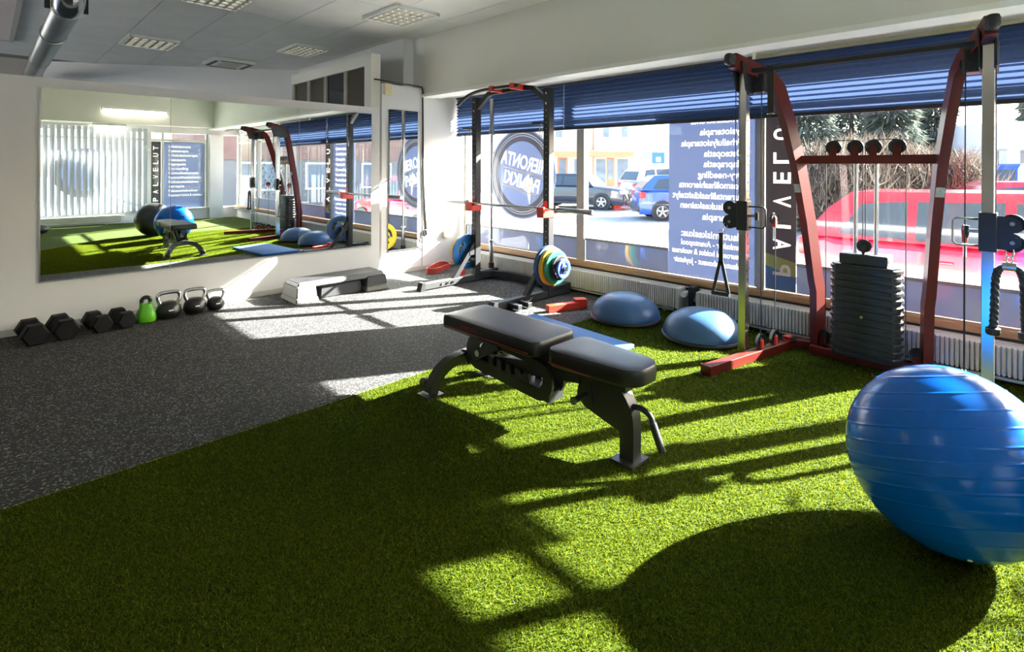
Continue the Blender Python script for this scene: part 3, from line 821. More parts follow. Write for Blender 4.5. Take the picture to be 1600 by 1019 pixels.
# ================================================================== half rack
UX, UL, UR = 3.985, 4.60, 3.505
rk = thing('power_rack', (3.85, 4.05, 0.0), 'black half rack with red hooks standing before the window', 'weight rack')
for y in (UL, UR):
    up_o = B().bx(UX - 0.038, UX + 0.038, y - 0.038, y + 0.038, 0.02, 2.085, bev=0.004).obj('upright', blackmetal_m, rk)
    for k in range(26):
        if k == 0:
            hole0 = B().cyl((0, 0, 0), (0.0012, 0, 0), 0.006, 12).obj('pin_hole', steel_m, up_o, local=True); ho = hole0
        else: ho = dup(hole0, 'pin_hole', steel_m, up_o, (0, 0, 0))
        ho.location = Vector((UX - 0.0392, y, 0.42 + 0.06 * k)) - rk.location
    B().cyl((UX - 0.037, y, 2.03), (UX - 0.044, y, 2.03), 0.011, 8).obj('bolt', chrome_m, rk, smooth=True)
    B().cyl((UX - 0.037, y, 1.93), (UX - 0.044, y, 1.93), 0.011, 8).obj('bolt', chrome_m, rk, smooth=True)
    # base leg, brace and end cap
    B().bx(3.24, 4.30, y - 0.033, y + 0.033, 0.012, 0.078, bev=0.004).obj('base_leg', greymetal_m, rk)
    B().prism([(3.20, 0.0), (3.262, 0.0), (3.262, 0.088), (3.225, 0.088)], lambda u, v, t: Vector((u, t, v)), y - 0.038, y + 0.038).obj('end_cap', black_m, rk)
    B().beam((3.66, y, 0.06), (3.965, y, 0.44), 0.05, 0.05).obj('diagonal_brace', blackmetal_m, rk)
    B().bx(4.02, 4.30, y - 0.036, y + 0.036, 0.06, 0.11, bev=0.006).obj('rear_shoe', blackmetal_m, rk)
    for k in range(3):
        B().cyl((3.48 + 0.07 * k, y + 0.045, 0.046), (3.48 + 0.07 * k, y - 0.045, 0.046), 0.012, 10).obj('bolt', chrome_m, rk, smooth=True)
    # top gusset
    ins = -1 if y == UL else 1
    B().rtube([(UX, y, 1.95), (UX, y + ins * 0.21, 2.105), (UX, y + ins * 0.30, 2.118)], 0.05, 0.05, (1, 0, 0)).obj('top_gusset', blackmetal_m, rk)
    # peg with clip
    sgn = 1 if y == UL else 1
    B().cyl((UX - 0.03, y + 0.03, 1.735), (UX - 0.06, y + 0.17, 1.74), 0.012, 12).obj('dip_peg', black_m, rk, smooth=True)
    B().tube(smoothpath([(UX - 0.05, y + 0.05, 1.73), (UX - 0.055, y + 0.075, 1.66), (UX - 0.05, y + 0.06, 1.60), (UX - 0.048, y + 0.045, 1.62), (UX - 0.05, y + 0.045, 1.72)], 4), 0.004, 6).obj('snap_hook', chrome_m, rk, smooth='all')
    # J hook
    jh = B().bx(UX - 0.10, UX + 0.045, y - 0.045, y + 0.045, 0.80, 0.862, bev=0.004).obj('bar_hook', hook_m, rk)
    B().bx(UX - 0.042, UX - 0.037, y - 0.02, y + 0.02, 0.80, 0.96).obj('hook_back', hook_m, jh)
    B().bx(UX - 0.125, UX - 0.10, y - 0.045, y + 0.045, 0.80, 0.905, bev=0.004).obj('hook_lip', hook_m, jh)
B().rtube([(UX, UL - 0.29, 2.117), (UX, 4.05, 2.125), (UX, UR + 0.29, 2.117)], 0.05, 0.05, (1, 0, 0)).obj('top_crossbar', blackmetal_m, rk)
B().tube(smoothpath([(3.79, 4.70, 1.99), (3.80, 4.60, 2.055), (3.82, 4.45, 2.11), (3.83, 4.2, 2.128), (3.84, 3.80, 2.128)], 5), 0.019, 12).obj('pull_up_bar', black_m, rk, smooth='all')
text('GYMSTICK', 'lettering', greymetal_m, rk, (UX - 0.0255, 4.13, 2.112), (0, -1, 0), (0, 0, 1), width=0.22, height=0.022, bold=0.01, depth=0.0008)
for y in (4.17, 3.86):
    B().bx(3.80, UX + 0.04, y - 0.022, y + 0.022, 2.095, 2.155, bev=0.004).obj('red_clamp', hook_m, rk)
B().rtube([(UX + 0.05, UL - 0.01, 0.06), (4.20, UL - 0.05, 0.06), (4.275, UL - 0.26, 0.06), (4.275, UR + 0.26, 0.06), (4.20, UR + 0.05, 0.06), (UX + 0.05, UR + 0.01, 0.06)], 0.07, 0.055, (0, 0, 1)).obj('rear_crossmember', blackmetal_m, rk)
B().cyl((PX, UR + 0.02, PZ), (PX, 3.175, PZ), 0.0235, 20).obj('plate_peg', chrome_m, rk, smooth=True)
B().bx(PX - 0.03, UX, UR - 0.03, UR + 0.03, PZ - 0.03, PZ + 0.03).obj('peg_bracket', blackmetal_m, rk)
B().cyl((3.90, UL - 0.02, 0.335), (3.90, 4.80, 0.335), 0.0235, 20).obj('plate_peg', chrome_m, rk, smooth=True)
B().bx(3.87, UX, UL - 0.03, UL + 0.03, 0.305, 0.365).obj('peg_bracket', blackmetal_m, rk)
for k in range(2):
    B().bx(3.40 + 0.13 * k, 3.45 + 0.13 * k, UR - 0.16, UR - 0.034, 0.012, 0.055, bev=0.003).obj('band_peg', blackmetal_m, rk)
B().cyl((4.25, 4.63, 0.004), (4.25, 4.63, 0.17), 0.034, 18).obj('bar_holder', black_m, rk, smooth=True)
B().bx(4.14, 4.28, UL - 0.05, 4.66, 0.004, 0.03).obj('holder_plate', blackmetal_m, rk)

def barbell(p0, p1, sleeve, label, loc):
    p0, p1 = Vector(p0), Vector(p1); d = (p1 - p0).normalized()
    t = thing('barbell', loc, label, 'barbell', 'steel barbells')
    B().cyl(p0 + d * sleeve, p1 - d * sleeve, 0.0145, 16).obj('shaft', chrome_m, t, smooth=True)
    for q, e in ((p0, d), (p1, -d)):
        B().lathe([(0, 0), (0.022, 0), (0.025, 0.004), (0.025, sleeve), (0, sleeve)], q, e, 20).obj('sleeve', steel_m, t, smooth=True)
        B().lathe([(0, sleeve), (0.036, sleeve), (0.036, sleeve + 0.022), (0.016, sleeve + 0.03), (0, sleeve + 0.03)], q, e, 20).obj('collar', steel_m, t, smooth=True)
    return t
barbell((UX - 0.075, 5.11, 0.886), (UX - 0.075, 2.905, 0.886), 0.42, 'horizontal steel barbell resting on the red hooks', (UX - 0.075, 4.0, 0.862))
barbell((4.25, 4.63, 0.012), (4.25, 4.63, 2.10), 0.40, 'upright steel barbell stored vertically behind the rack', (4.25, 4.63, 0.012))

# red spotter arms and strap on the floor
sp = thing('spotter_arm', (3.75, 3.1, 0), 'bright red steel spotter arm lying on the floor by the dark blue half ball', 'spotter arm')
B().beam((3.575, 3.155, 0.032), (3.93, 3.03, 0.032), 0.062, 0.062, bev=0.004).obj('arm_tube', hook_m, sp)
B().beam((3.86, 3.075, 0.045), (3.955, 3.015, 0.045), 0.085, 0.088, bev=0.005).obj('hook_block', hook_m, sp)
sp2 = thing('spotter_arm', (3.98, 4.88, 0), 'red spotter arm on the floor behind the left rack upright', 'spotter arm')
B().beam((3.84, 4.80, 0.032), (4.08, 4.96, 0.032), 0.062, 0.062, bev=0.004).obj('arm_tube', hook_m, sp2)
B().beam((4.02, 4.93, 0.04), (4.09, 4.975, 0.04), 0.08, 0.078, bev=0.005).obj('hook_block', hook_m, sp2)
band_m = mat('red_rubber_band', (0.45, 0.06, 0.045), 0.55, noise=0.08)
bp_ = B(); n = 40; prev = None; pts = []
for i in range(n):
    a = 2 * math.pi * i / n
    r = 1 + 0.18 * math.sin(2 * a + 0.5)
    pts.append((3.98 + 0.17 * r * math.cos(a), 5.30 + 0.075 * r * math.sin(a)))
inn = [(3.98 + (x - 3.98) * 0.93, 5.30 + (y - 5.30) * 0.86) for x, y in pts]
bp_.ringprism(pts, inn, lambda u, v, t: Vector((u, v, t + 0.012 * math.sin((u - 3.98) * 14) + max(0.0, (v - 5.30) * 0.42))), 0.012, 0.075)
solo(bp_, 'resistance_band', band_m, (3.98, 5.3, 0), 'wide coiled red rubber band on the floor against the back wall', 'resistance band', smooth=True)

# ================================================================== adjustable bench
bc = thing('adjustable_bench', (2.02, 1.8, 0.0), 'black adjustable weight bench standing on the edge of the turf', 'bench')
def pad(x0, x1, y0, y1, z0, z1, taper, name, rnd):
    b = B(); sec = 9
    # outline in plan with rounded corners
    cx, out = (x0 + x1) / 2, []
    wx, wy = (x1 - x0) / 2, (y1 - y0) / 2; cy = (y0 + y1) / 2
    for (sx, sy, a0) in ((1, 1, 0), (-1, 1, 90), (-1, -1, 180), (1, -1, 270)):
        r = rnd if sy < 0 else rnd * 0.6
        tp = taper if sy < 0 else 1.0
        for k in range(sec):
            a = math.radians(a0 + 90 * k / (sec - 1))
            out.append(((wx * tp - r) * sx + r * math.cos(a), (wy - r) * sy + r * math.sin(a)))
    rings = []
    for f, z in ((0.93, z0), (0.985, z0 + 0.006), (1.0, z0 + 0.018), (1.0, z1 - 0.022), (0.985, z1 - 0.008), (0.955, z1 - 0.0005), (0.80, z1 + 0.003), (0.4, z1 + 0.005)):
        ring_ = []
        for (u, v) in out:
            l = math.hypot(u, v); inset = (1 - f) * min(wx, wy)
            ring_.append(b.bm.verts.new((cx + u * (1 - inset / max(l, 1e-4)), cy + v * (1 - inset / max(l, 1e-4)), z)))
        rings.append(ring_)
    for a, c in zip(rings[:-1], rings[1:]):
        for k in range(len(a)):
            l = (k + 1) % len(a); b._face((a[k], a[l], c[l], c[k]))
    b._face(rings[0][::-1]); b._face(rings[-1])
    return b.obj(name, leather_m, bc, smooth=True)
back = pad(1.855, 2.185, 1.715, 2.44, 0.385, 0.458, 0.98, 'back_pad', 0.05)
seat = pad(1.875, 2.165, 1.195, 1.672, 0.372, 0.446, 0.80, 'seat_pad', 0.09)
piping_m = mat('red_piping', (0.30, 0.015, 0.012), 0.5, noise=0.05)
B().bx(1.8535, 1.8552, 1.76, 2.40, 0.400, 0.404).obj('piping', piping_m, back)
B().bx(1.873, 1.8752, 1.40, 1.65, 0.386, 0.390).obj('piping', piping_m, seat)
text('GYMSTICK', 'lettering', piping_m, back, (1.854, 2.27, 0.415), (0, -1, 0), (0, 0, 1), width=0.14, height=0.02, bold=0.01, depth=0.0012)
# frame
B().beam((2.02, 2.36, 0.352), (2.02, 1.72, 0.345), 0.06, 0.05).obj('back_pad_rail', blackmetal_m, bc)
B().beam((2.02, 1.70, 0.335), (2.02, 1.30, 0.340), 0.06, 0.055).obj('seat_rail', blackmetal_m, bc)
B().beam((2.02, 2.30, 0.20), (2.02, 1.56, 0.315), 0.055, 0.07).obj('main_beam', blackmetal_m, bc)
# adjustment ladder: stadium loop with teeth
def stadium(c0, c1, r, n=14):
    d = Vector((c1[0] - c0[0], c1[1] - c0[1])); a = math.atan2(d.y, d.x); out = []
    for k in range(n + 1):
        t = a - math.pi / 2 + math.pi * k / n; out.append((c1[0] + r * math.cos(t), c1[1] + r * math.sin(t)))
    for k in range(n + 1):
        t = a + math.pi / 2 + math.pi * k / n; out.append((c0[0] + r * math.cos(t), c0[1] + r * math.sin(t)))
    return out
c0, c1 = (2.25, 0.262), (1.80, 0.232)
for x in (1.965, 2.055):
    ld = B().ringprism(stadium(c0, c1, 0.098), stadium((2.19, 0.268), (1.82, 0.245), 0.058), lambda u, v, t: Vector((t, u, v)), x, x + 0.018).obj('adjustment_plate', blackmetal_m, bc)
    for k in range(5):
        yy = 2.145 - 0.068 * k
        B().prism([(yy + 0.022, 0.20), (yy - 0.022, 0.197), (yy - 0.012, 0.262 - 0.004 * k), (yy + 0.016, 0.268 - 0.004 * k)], lambda u, v, t: Vector((t, u, v)), x + 0.001, x + 0.017).obj('tooth', blackmetal_m, ld)
B().beam((2.02, 2.33, 0.21), (2.02, 1.72, 0.165), 0.105, 0.05).obj('lower_shell', blackmetal_m, bc)
B().cyl((1.945, 2.235, 0.262), (2.095, 2.235, 0.262), 0.018, 16).obj('pivot_bolt', steel_m, bc, smooth=True)
B().beam((1.96, 2.33, 0.20), (1.96, 2.08, 0.345), 0.02, 0.05).obj('support_arm', blackmetal_m, bc)
B().beam((2.08, 2.33, 0.20), (2.08, 2.08, 0.345), 0.02, 0.05).obj('support_arm', blackmetal_m, bc)
# rear arch with two feet
arch = [(1.80, 2.46, 0.02), (1.815, 2.455, 0.075), (1.85, 2.44, 0.135), (1.91, 2.42, 0.18), (2.02, 2.40, 0.20), (2.13, 2.42, 0.18), (2.19, 2.44, 0.135), (2.225, 2.455, 0.075), (2.24, 2.46, 0.02)]
B().rtube(smoothpath(arch, 4), 0.06, 0.055, (0, 1, 0)).obj('rear_leg', blackmetal_m, bc, smooth=True)
B().beam((2.02, 2.42, 0.20), (2.02, 2.28, 0.215), 0.06, 0.06).obj('rear_neck', blackmetal_m, bc)
for x in (1.80, 2.24):
    B().bx(x - 0.055, x + 0.055, 2.41, 2.52, 0.002, 0.014).obj('foot_plate', blackmetal_m, bc)
    B().lathe([(0, -0.016), (0.026, -0.016), (0.030, -0.010), (0.030, 0.010), (0.026, 0.016), (0, 0.016)], (x, 2.525, 0.055), (1, 0, 0), 20).obj('transport_wheel', black_m, bc, smooth=True)
# front leg
fl2 = [(2.03, 1.52, 0.325), (2.03, 1.43, 0.318), (2.03, 1.355, 0.285), (2.03, 1.315, 0.235), (2.03, 1.30, 0.17), (2.03, 1.30, 0.01)]
B().rtube(smoothpath(fl2, 4), 0.062, 0.07, (1, 0, 0)).obj('front_leg', blackmetal_m, bc, smooth=True)
B().prism([(1.56, 0.33), (1.58, 0.21), (1.53, 0.175), (1.335, 0.125), (1.335, 0.26), (1.42, 0.33)], lambda u, v, t: Vector((t, u, v)), 2.005, 2.055).obj('leg_gusset', blackmetal_m, bc)
B().bx(1.965, 2.095, 1.245, 1.36, 0.002, 0.016).obj('foot_plate', greymetal_m, bc)
B().beam((2.02, 1.52, 0.35), (2.02, 1.50, 0.20), 0.05, 0.04).obj('seat_post', blackmetal_m, bc)
B().cyl((1.985, 1.51, 0.245), (1.90, 1.515, 0.24), 0.014, 14).obj('seat_knob', black_m, bc, smooth=True)
B().cyl((1.905, 1.515, 0.24), (1.895, 1.5155, 0.2395), 0.018, 14).obj('knob_cap', steel_m, bc, smooth=True)
B().tube(smoothpath([(2.03, 1.29, 0.245), (2.03, 1.245, 0.252), (2.03, 1.20, 0.232), (2.03, 1.185, 0.195), (2.03, 1.145, 0.105)], 5), 0.0125, 12).obj('lift_handle', black_m, bc, smooth='all')
B().cyl((2.03, 1.190, 0.207), (2.03, 1.143, 0.100), 0.0165, 14).obj('handle_grip', black_m, bc, smooth=True)

# ================================================================== balls and domes
def ball(c, R, m, label, axis, plug=None, ridges=True):
    t = thing('exercise_ball', (c[0], c[1], c[2] - R), label, 'exercise ball')
    prof = [(0, -R)]; N = 420; lat = [x * 0.062 for x in (-4.2, -3.4, -2.6, -1.8, -1.0, -0.3, 0.3, 1.0, 1.8, 2.6, 3.4, 4.2)]
    for i in range(1, N):
        a = -math.pi / 2 + math.pi * i / N; h = R * math.sin(a); rr = R * math.cos(a)
        k = 1.0 + (0.0055 * math.exp(-(min(abs(h - q) for q in lat) / 0.0024) ** 2) if ridges else 0.0)
        prof.append((rr * k, h * k))
    prof.append((0, R))
    b = B().lathe(prof, c, axis, 96)
    b.obj('ball_skin', m, t, smooth='all')
    if plug:
        pv = Vector(c) + (Vector(plug) - Vector(c)).normalized() * R
        nrm = (pv - Vector(c)).normalized()
        B().cyl(pv - nrm * 0.002, pv + nrm * 0.003, 0.0065, 14).obj('plug', trim_m, t, smooth=True)
    return t
ballblue_m = mat('glossy_blue_vinyl', (0.0004, 0.115, 0.54), 0.2, spec=0.28, noise=0.04, nscale=2)
ballgrey_m = mat('dark_grey_vinyl', (0.03, 0.03, 0.032), 0.3, noise=0.08)
ball((2.37, 0.245, 0.302), 0.30, ballblue_m, 'large shiny blue exercise ball in the right foreground', (0.25, 0.30, 1.0), (2.20, 0.178, 0.101))
ball((2.22, -0.55, 0.305), 0.303, ballgrey_m, 'black exercise ball behind the blue one, seen in the mirror', (0.2, 0.1, 1.0))
dome_m = mat('blue_dome_rubber', (0.036, 0.105, 0.23), 0.36, spec=0.5, noise=0.05, nscale=6, bump=0.04, bscale=160)
def dome(x, y, R, h, label):
    t = thing('balance_dome', (x, y, 0.003), label, 'balance trainer', 'blue balance domes')
    B().lathe([(0, 0.003), (R - 0.02, 0.003), (R, 0.012), (R + 0.006, 0.024), (R, 0.038), (R - 0.012, 0.042), (0, 0.042)], (x, y, 0.0), (0, 0, 1), 56).obj('base_disc', black_m, t, smooth=True)
    prof = []
    for i in range(25):
        a = math.pi / 2 * i / 24
        prof.append(((R - 0.008) * math.cos(a) ** 0.86, 0.040 + (h - 0.04) * math.sin(a) ** 1.02))
    prof[-1] = (0, h)
    B().lathe(prof, (x, y, 0), (0, 0, 1), 56).obj('dome', dome_m, t, smooth='all')
    return t
dome(3.90, 2.55, 0.295, 0.225, 'blue balance dome standing half on the turf, nearer the weight rack')
dome(3.885, 1.86, 0.295, 0.225, 'sunlit blue balance dome beside the left machine post')
matb_m = mat('blue_foam', (0.02, 0.12, 0.36), 0.6, noise=0.05, nscale=8, bump=0.05, bscale=200)
mb = B().box((3.06, 2.62, 0.020), (0.56, 1.04, 0.034), rz=math.radians(-4), bev=0.008)
solo(mb, 'exercise_mat', matb_m, (3.06, 2.62, 0.003), 'folded blue foam exercise mat on the floor behind the bench', 'mat', smooth=True)

# ================================================================== dumbbells and kettlebells along the wall
hex_m = mat('black_hex_rubber', (0.007, 0.007, 0.008), 0.6, spec=0.2, noise=0.12, bump=0.05, bscale=180)
def dumbbell(x, y, R, L, head, rz, label):
    t = thing('hex_dumbbell', (x, y, 0), label, 'dumbbell', 'black hex dumbbells along the mirror wall', rz=rz)
    zc = R * math.cos(math.pi / 6)
    for s in (-1, 1):
        b = B(); rings = []
        for yy, k in ((L / 2 - head, 0.86), (L / 2 - head + 0.012, 1.0), (L / 2 - 0.014, 1.0), (L / 2, 0.84)):
            rings.append([b.bm.verts.new((R * k * math.cos(math.pi / 3 * i), s * yy, zc + R * k * math.sin(math.pi / 3 * i))) for i in range(6)])
        for a, c in zip(rings[:-1], rings[1:]):
            for k in range(6): b._face((a[k], a[(k + 1) % 6], c[(k + 1) % 6], c[k]))
        b._face(rings[0]); b._face(rings[-1])
        b.obj('hex_head', hex_m, t, local=True)
    hl = L / 2 - head
    B().lathe([(0.013, -hl - 0.01), (0.013, -hl * 0.8), (0.0165, 0), (0.013, hl * 0.8), (0.013, hl + 0.01)], (0, 0, zc), (0, 1, 0), 18).obj('handle', steel_m, t, smooth=True, local=True)
    return t
dumbbell(0.252, 5.265, 0.083, 0.31, 0.10, 0.10, 'black hex dumbbell at the far left of the row')
dumbbell(0.425, 5.275, 0.083, 0.31, 0.10, 0.10, 'black hex dumbbell second from the left of the row')
dumbbell(0.635, 5.285, 0.074, 0.28, 0.09, 0.16, 'smaller black hex dumbbell third from the left of the row')
dumbbell(0.795, 5.29, 0.072, 0.27, 0.09, 0.16, 'black hex dumbbell touching the green kettlebell')

kgreen_m = mat('green_vinyl', (0.10, 0.42, 0.01), 0.3, noise=0.05, nscale=8)
kblack_m = mat('black_kettlebell_rubber', (0.012, 0.012, 0.013), 0.35, noise=0.1)
kg = thing('kettlebell', (0.958, 5.285, 0), 'bright green kettlebell with a black handle', 'kettlebell', 'kettlebells along the mirror wall')
b = B(); rings = []
for z, rx, ry in ((0.0, 0.055, 0.05), (0.006, 0.066, 0.06), (0.035, 0.075, 0.068), (0.07, 0.070, 0.064), (0.10, 0.056, 0.052), (0.125, 0.042, 0.036), (0.145, 0.038, 0.026)):
    rings.append([b.bm.verts.new((0.958 + rx * math.copysign(abs(math.cos(a)) ** 0.75, math.cos(a)), 5.285 + ry * math.copysign(abs(math.sin(a)) ** 0.75, math.sin(a)), z)) for a in [2 * math.pi * k / 28 for k in range(28)]])
for a, c in zip(rings[:-1], rings[1:]):
    for k in range(28): b._face((a[k], a[(k + 1) % 28], c[(k + 1) % 28], c[k]))
b._face(rings[0]); b._face(rings[-1])
b.obj('bell', kgreen_m, kg, smooth=True)
for s in (-1, 1):
    B().cyl((0.958 + s * 0.030, 5.285, 0.115), (0.958 + s * 0.030, 5.285, 0.162), 0.0155, 14).obj('horn', kgreen_m, kg, smooth=True)
B().tube(arc((0, 0.172), 0.030, 0.0 - 0.35, math.pi + 0.35, 14, lambda u, v: (0.958 + u, 5.285, v)), 0.0155, 14).obj('handle', kblack_m, kg, smooth='all')
def kettlebell(x, y, s, label):
    t = thing('kettlebell', (x, y, 0), label, 'kettlebell', 'kettlebells along the mirror wall')
    P = [(0, 0), (0.055, 0.0), (0.075, 0.012), (0.090, 0.045), (0.092, 0.065), (0.082, 0.098), (0.064, 0.122), (0.050, 0.132), (0, 0.135)]
    B().lathe([(r * s, z * s) for r, z in P], (x, y, 0), (0, 0, 1), 32).obj('bell', kblack_m, t, smooth='all')
    hp = [(-0.058, 0.112), (-0.074, 0.150), (-0.078, 0.182), (-0.062, 0.205), (0, 0.211), (0.062, 0.205), (0.078, 0.182), (0.074, 0.150), (0.058, 0.112)]
    B().tube([tuple(p) for p in smoothpath([(x + u * s, y, v * s) for u, v in hp], 4)], 0.0155 * s, 14).obj('handle', chrome_m, t, smooth='all')
    B().bx(x - 0.018 * s, x + 0.018 * s, y - 0.0925 * s, y - 0.086 * s, 0.072 * s, 0.082 * s).obj('weight_mark', trim_m, t)
    return t
kettlebell(1.122, 5.29, 1.03, 'largest black kettlebell with chrome handle, next to the green one')
kettlebell(1.322, 5.30, 1.0, 'middle black kettlebell with chrome handle')
kettlebell(1.490, 5.31, 0.83, 'smallest black kettlebell at the right end of the row')

# ================================================================== step platform
stepgrey_m = mat('step_top_grey', (0.034, 0.034, 0.036), 0.36, spec=0.6, noise=0.08, bump=0.05, bscale=220)
riser_m = mat('step_riser_grey', (0.13, 0.125, 0.11), 0.5, noise=0.05)
st = thing('step_platform', (2.56, 5.14, 0), 'long dark aerobic step on grey risers below the mirror', 'step platform')
def frustum(x0, x1, y0, y1, z0, z1, ins, name, m, par, bot=True):
    b = B()
    lo = [b.bm.verts.new(p) for p in ((x0, y0, z0), (x1, y0, z0), (x1, y1, z0), (x0, y1, z0))]
    hi = [b.bm.verts.new(p) for p in ((x0 + ins, y0 + ins, z1), (x1 - ins, y0 + ins, z1), (x1 - ins, y1 - ins, z1), (x0 + ins, y1 - ins, z1))]
    for k in range(4): b._face((lo[k], lo[(k + 1) % 4], hi[(k + 1) % 4], hi[k]))
    b._face(hi); b._face(lo[::-1])
    bmesh.ops.bevel(b.bm, geom=[e for e in b.bm.edges], offset=0.008, segments=2, affect='EDGES')
    return b.obj(name, m, par, smooth=True)
frustum(2.10, 3.04, 4.985, 5.30, 0.135, 0.190, 0.018, 'deck', stepgrey_m, st)
for x0, x1 in ((2.07, 2.30), (2.80, 3.07)):
    frustum(x0, x1, 4.95, 5.33, 0.0, 0.050, 0.012, 'riser_foot', riser_m, st)
    frustum(x0 + 0.014, x1 - 0.014, 4.965, 5.315, 0.046, 0.155, 0.012, 'riser', stepgrey_m if x0 > 2.5 else riser_m, st)
dk = thing('step_deck', (2.55, 5.14, 0), 'black step deck pushed under the aerobic step', 'step platform')
frustum(2.34, 2.80, 5.02, 5.28, 0.0, 0.115, 0.015, 'deck', black_m, dk)
# ================================================================== functional trainer
CY = 0.845
fm = thing('cable_machine', (3.95, CY, 0.0), 'red and chrome dual cable machine in front of the window', 'cable machine')
sticker_m = mat('grey_sticker', (0.45, 0.46, 0.42), 0.5, noise=0.3, nscale=60)
holes_m = mat('punched_hole', (0.01, 0.01, 0.01), 0.6, noise=0.1)
def pulley(c, axis, r, name, parent, m=black_m, th=0.016):
    o = B().lathe([(0, -th / 2), (r * 0.4, -th / 2), (r * 0.45, -th * 0.3), (r * 0.8, -th * 0.3), (r, -th / 2), (r * 0.9, 0), (r, th / 2), (r * 0.8, th * 0.3), (r * 0.45, th * 0.3), (r * 0.4, th / 2), (0, th / 2)], c, axis, 28).obj(name, m, parent, smooth=True)
    return o
for s in (1, -1):
    Yf = lambda y: CY + s * (y - CY)          # mirror the left side for the right side
    py = Yf(1.468)
    post = B().bx(3.655, 3.715, py - 0.025, py + 0.025, 0.055, 1.985, bev=0.003).obj('chrome_post', post_m, fm)
    hs = None
    for k in range(27):
        z = 0.30 + 0.06 * k
        if hs is None: hs = B().cyl((0, 0, 0), (0, -s * 0.0012, 0), 0.0075, 12).obj('pin_hole', holes_m, post, local=True); ho = hs
        else: ho = dup(hs, 'pin_hole', holes_m, post, (0, 0, 0))
        ho.location = Vector((3.69, py - s * 0.0255, z)) - fm.location
    # red frame: top arm bending into the leaning rear upright
    path = [(3.53, Yf(1.486), 2.012), (3.66, Yf(1.45), 1.985), (3.80, Yf(1.392), 1.948), (3.865, Yf(1.355), 1.905), (3.90, Yf(1.322), 1.84), (3.97, Yf(1.278), 1.60), (4.04, Yf(1.232), 1.30), (4.12, Yf(1.195), 0.93), (4.185, Yf(1.165), 0.52), (4.20, Yf(1.155), 0.44), (4.20, Yf(1.150), 0.06)]
    B().rtube(path, 0.052, 0.098, (0.35, s * 1.0, 0)).obj('red_upright', red_m, fm, smooth=True)
    B().beam((3.475, Yf(1.502), 2.024), (3.545, Yf(1.482), 2.010), 0.060, 0.080, upv=(0, 0, 1), bev=0.022).obj('end_cap', black_m, fm, smooth=True)
    pd = Vector((0.08, Yf(1.195) - Yf(1.232), -0.37)).normalized(); ps = Vector((0.35, s, 0)).normalized(); pu = pd.cross(ps).normalized()
    if pu.x > 0: pu = -pu
    pc = Vector((4.066, Yf(1.219), 1.17)) + pu * 0.052
    B().beam(pc - pd * 0.03, pc + pd * 0.03, 0.045, 0.002, upv=pu).obj('sticker', sticker_m, fm)
    # pulley bracket at the head of the post
    B().prism([(3.56, 2.01), (3.79, 1.965), (3.755, 1.80), (3.625, 1.82)], lambda u, v, t: Vector((u, t, v)), py - 0.036, py - 0.030).obj('head_plate', blackmetal_m, fm)
    B().prism([(3.56, 2.01), (3.79, 1.965), (3.755, 1.80), (3.625, 1.82)], lambda u, v, t: Vector((u, t, v)), py + 0.030, py + 0.036).obj('head_plate', blackmetal_m, fm)
    pulley((3.735, Yf(1.42), 1.905), (1, 0, 0), 0.042, 'head_pulley', fm)
    pulley((3.835, Yf(1.36), 1.865), (0.3, 1, 0), 0.040, 'head_pulley', fm)
    B().bx(3.74, 3.86, Yf(1.405) - 0.045, Yf(1.405) + 0.045, 1.815, 1.945, bev=0.008).obj('pulley_block', blackmetal_m, fm)
    # base foot and its lower pulleys
    B().beam((3.21, Yf(1.500), 0.036), (4.20, Yf(1.30), 0.036), 0.065, 0.06, bev=0.004).obj('base_foot', red_m, fm)
    B().beam((4.17, Yf(1.32), 0.036), (4.22, Yf(1.10), 0.036), 0.065, 0.06, bev=0.004).obj('base_corner', red_m, fm)
    dfoot = Vector((0.99, Yf(1.30) - Yf(1.50), 0)).normalized()
    B().beam(Vector((3.205, Yf(1.501), 0.034)) - dfoot * 0.012, Vector((3.205, Yf(1.501), 0.034)) + dfoot * 0.006, 0.074, 0.066).obj('foot_cap', red_m, fm)
    B().bx(3.18, 3.23, Yf(1.50) - 0.06, Yf(1.50) + 0.06, 0.002, 0.008).obj('floor_tab', greymetal_m, fm)
    for x, y in ((3.775, 1.386), (3.94, 1.352)):
        pulley((x, Yf(y), 0.112), (0.2, s * 1, 0), 0.052, 'base_pulley', fm)
        B().lathe([(0.046, -0.010), (0.053, -0.010), (0.053, 0.010), (0.046, 0.010)], (x, Yf(y), 0.112), (0.2, s * 1, 0), 28, close=True).obj('pulley_rim', steel_m, fm, smooth=True)
        B().bx(x - 0.02, x + 0.02, Yf(y) - 0.015, Yf(y) + 0.015, 0.06, 0.125, bev=0.003).obj('pulley_bracket', hook_m, fm)
    pulley((4.10, Yf(1.315), 0.082), (0.1, 0, 1), 0.045, 'turn_pulley', fm)
    B().bx(4.06, 4.12, Yf(1.315) - 0.02, Yf(1.315) + 0.02, 0.062, 0.10, bev=0.004).obj('pulley_bracket', hook_m, fm)
    pulley((4.19, Yf(1.11), 0.115), (1, 0, 0), 0.05, 'base_pulley', fm)
    B().bx(4.165, 4.185, Yf(1.11) - 0.02, Yf(1.11) + 0.02, 0.06, 0.12).obj('pulley_bracket', red_m, fm)
    # sliding carriage
    zc = 0.974
    ca = B().bx(3.645, 3.725, py - 0.036, py + 0.036, zc - 0.10, zc + 0.10, bev=0.004).obj('carriage', blackmetal_m, fm)
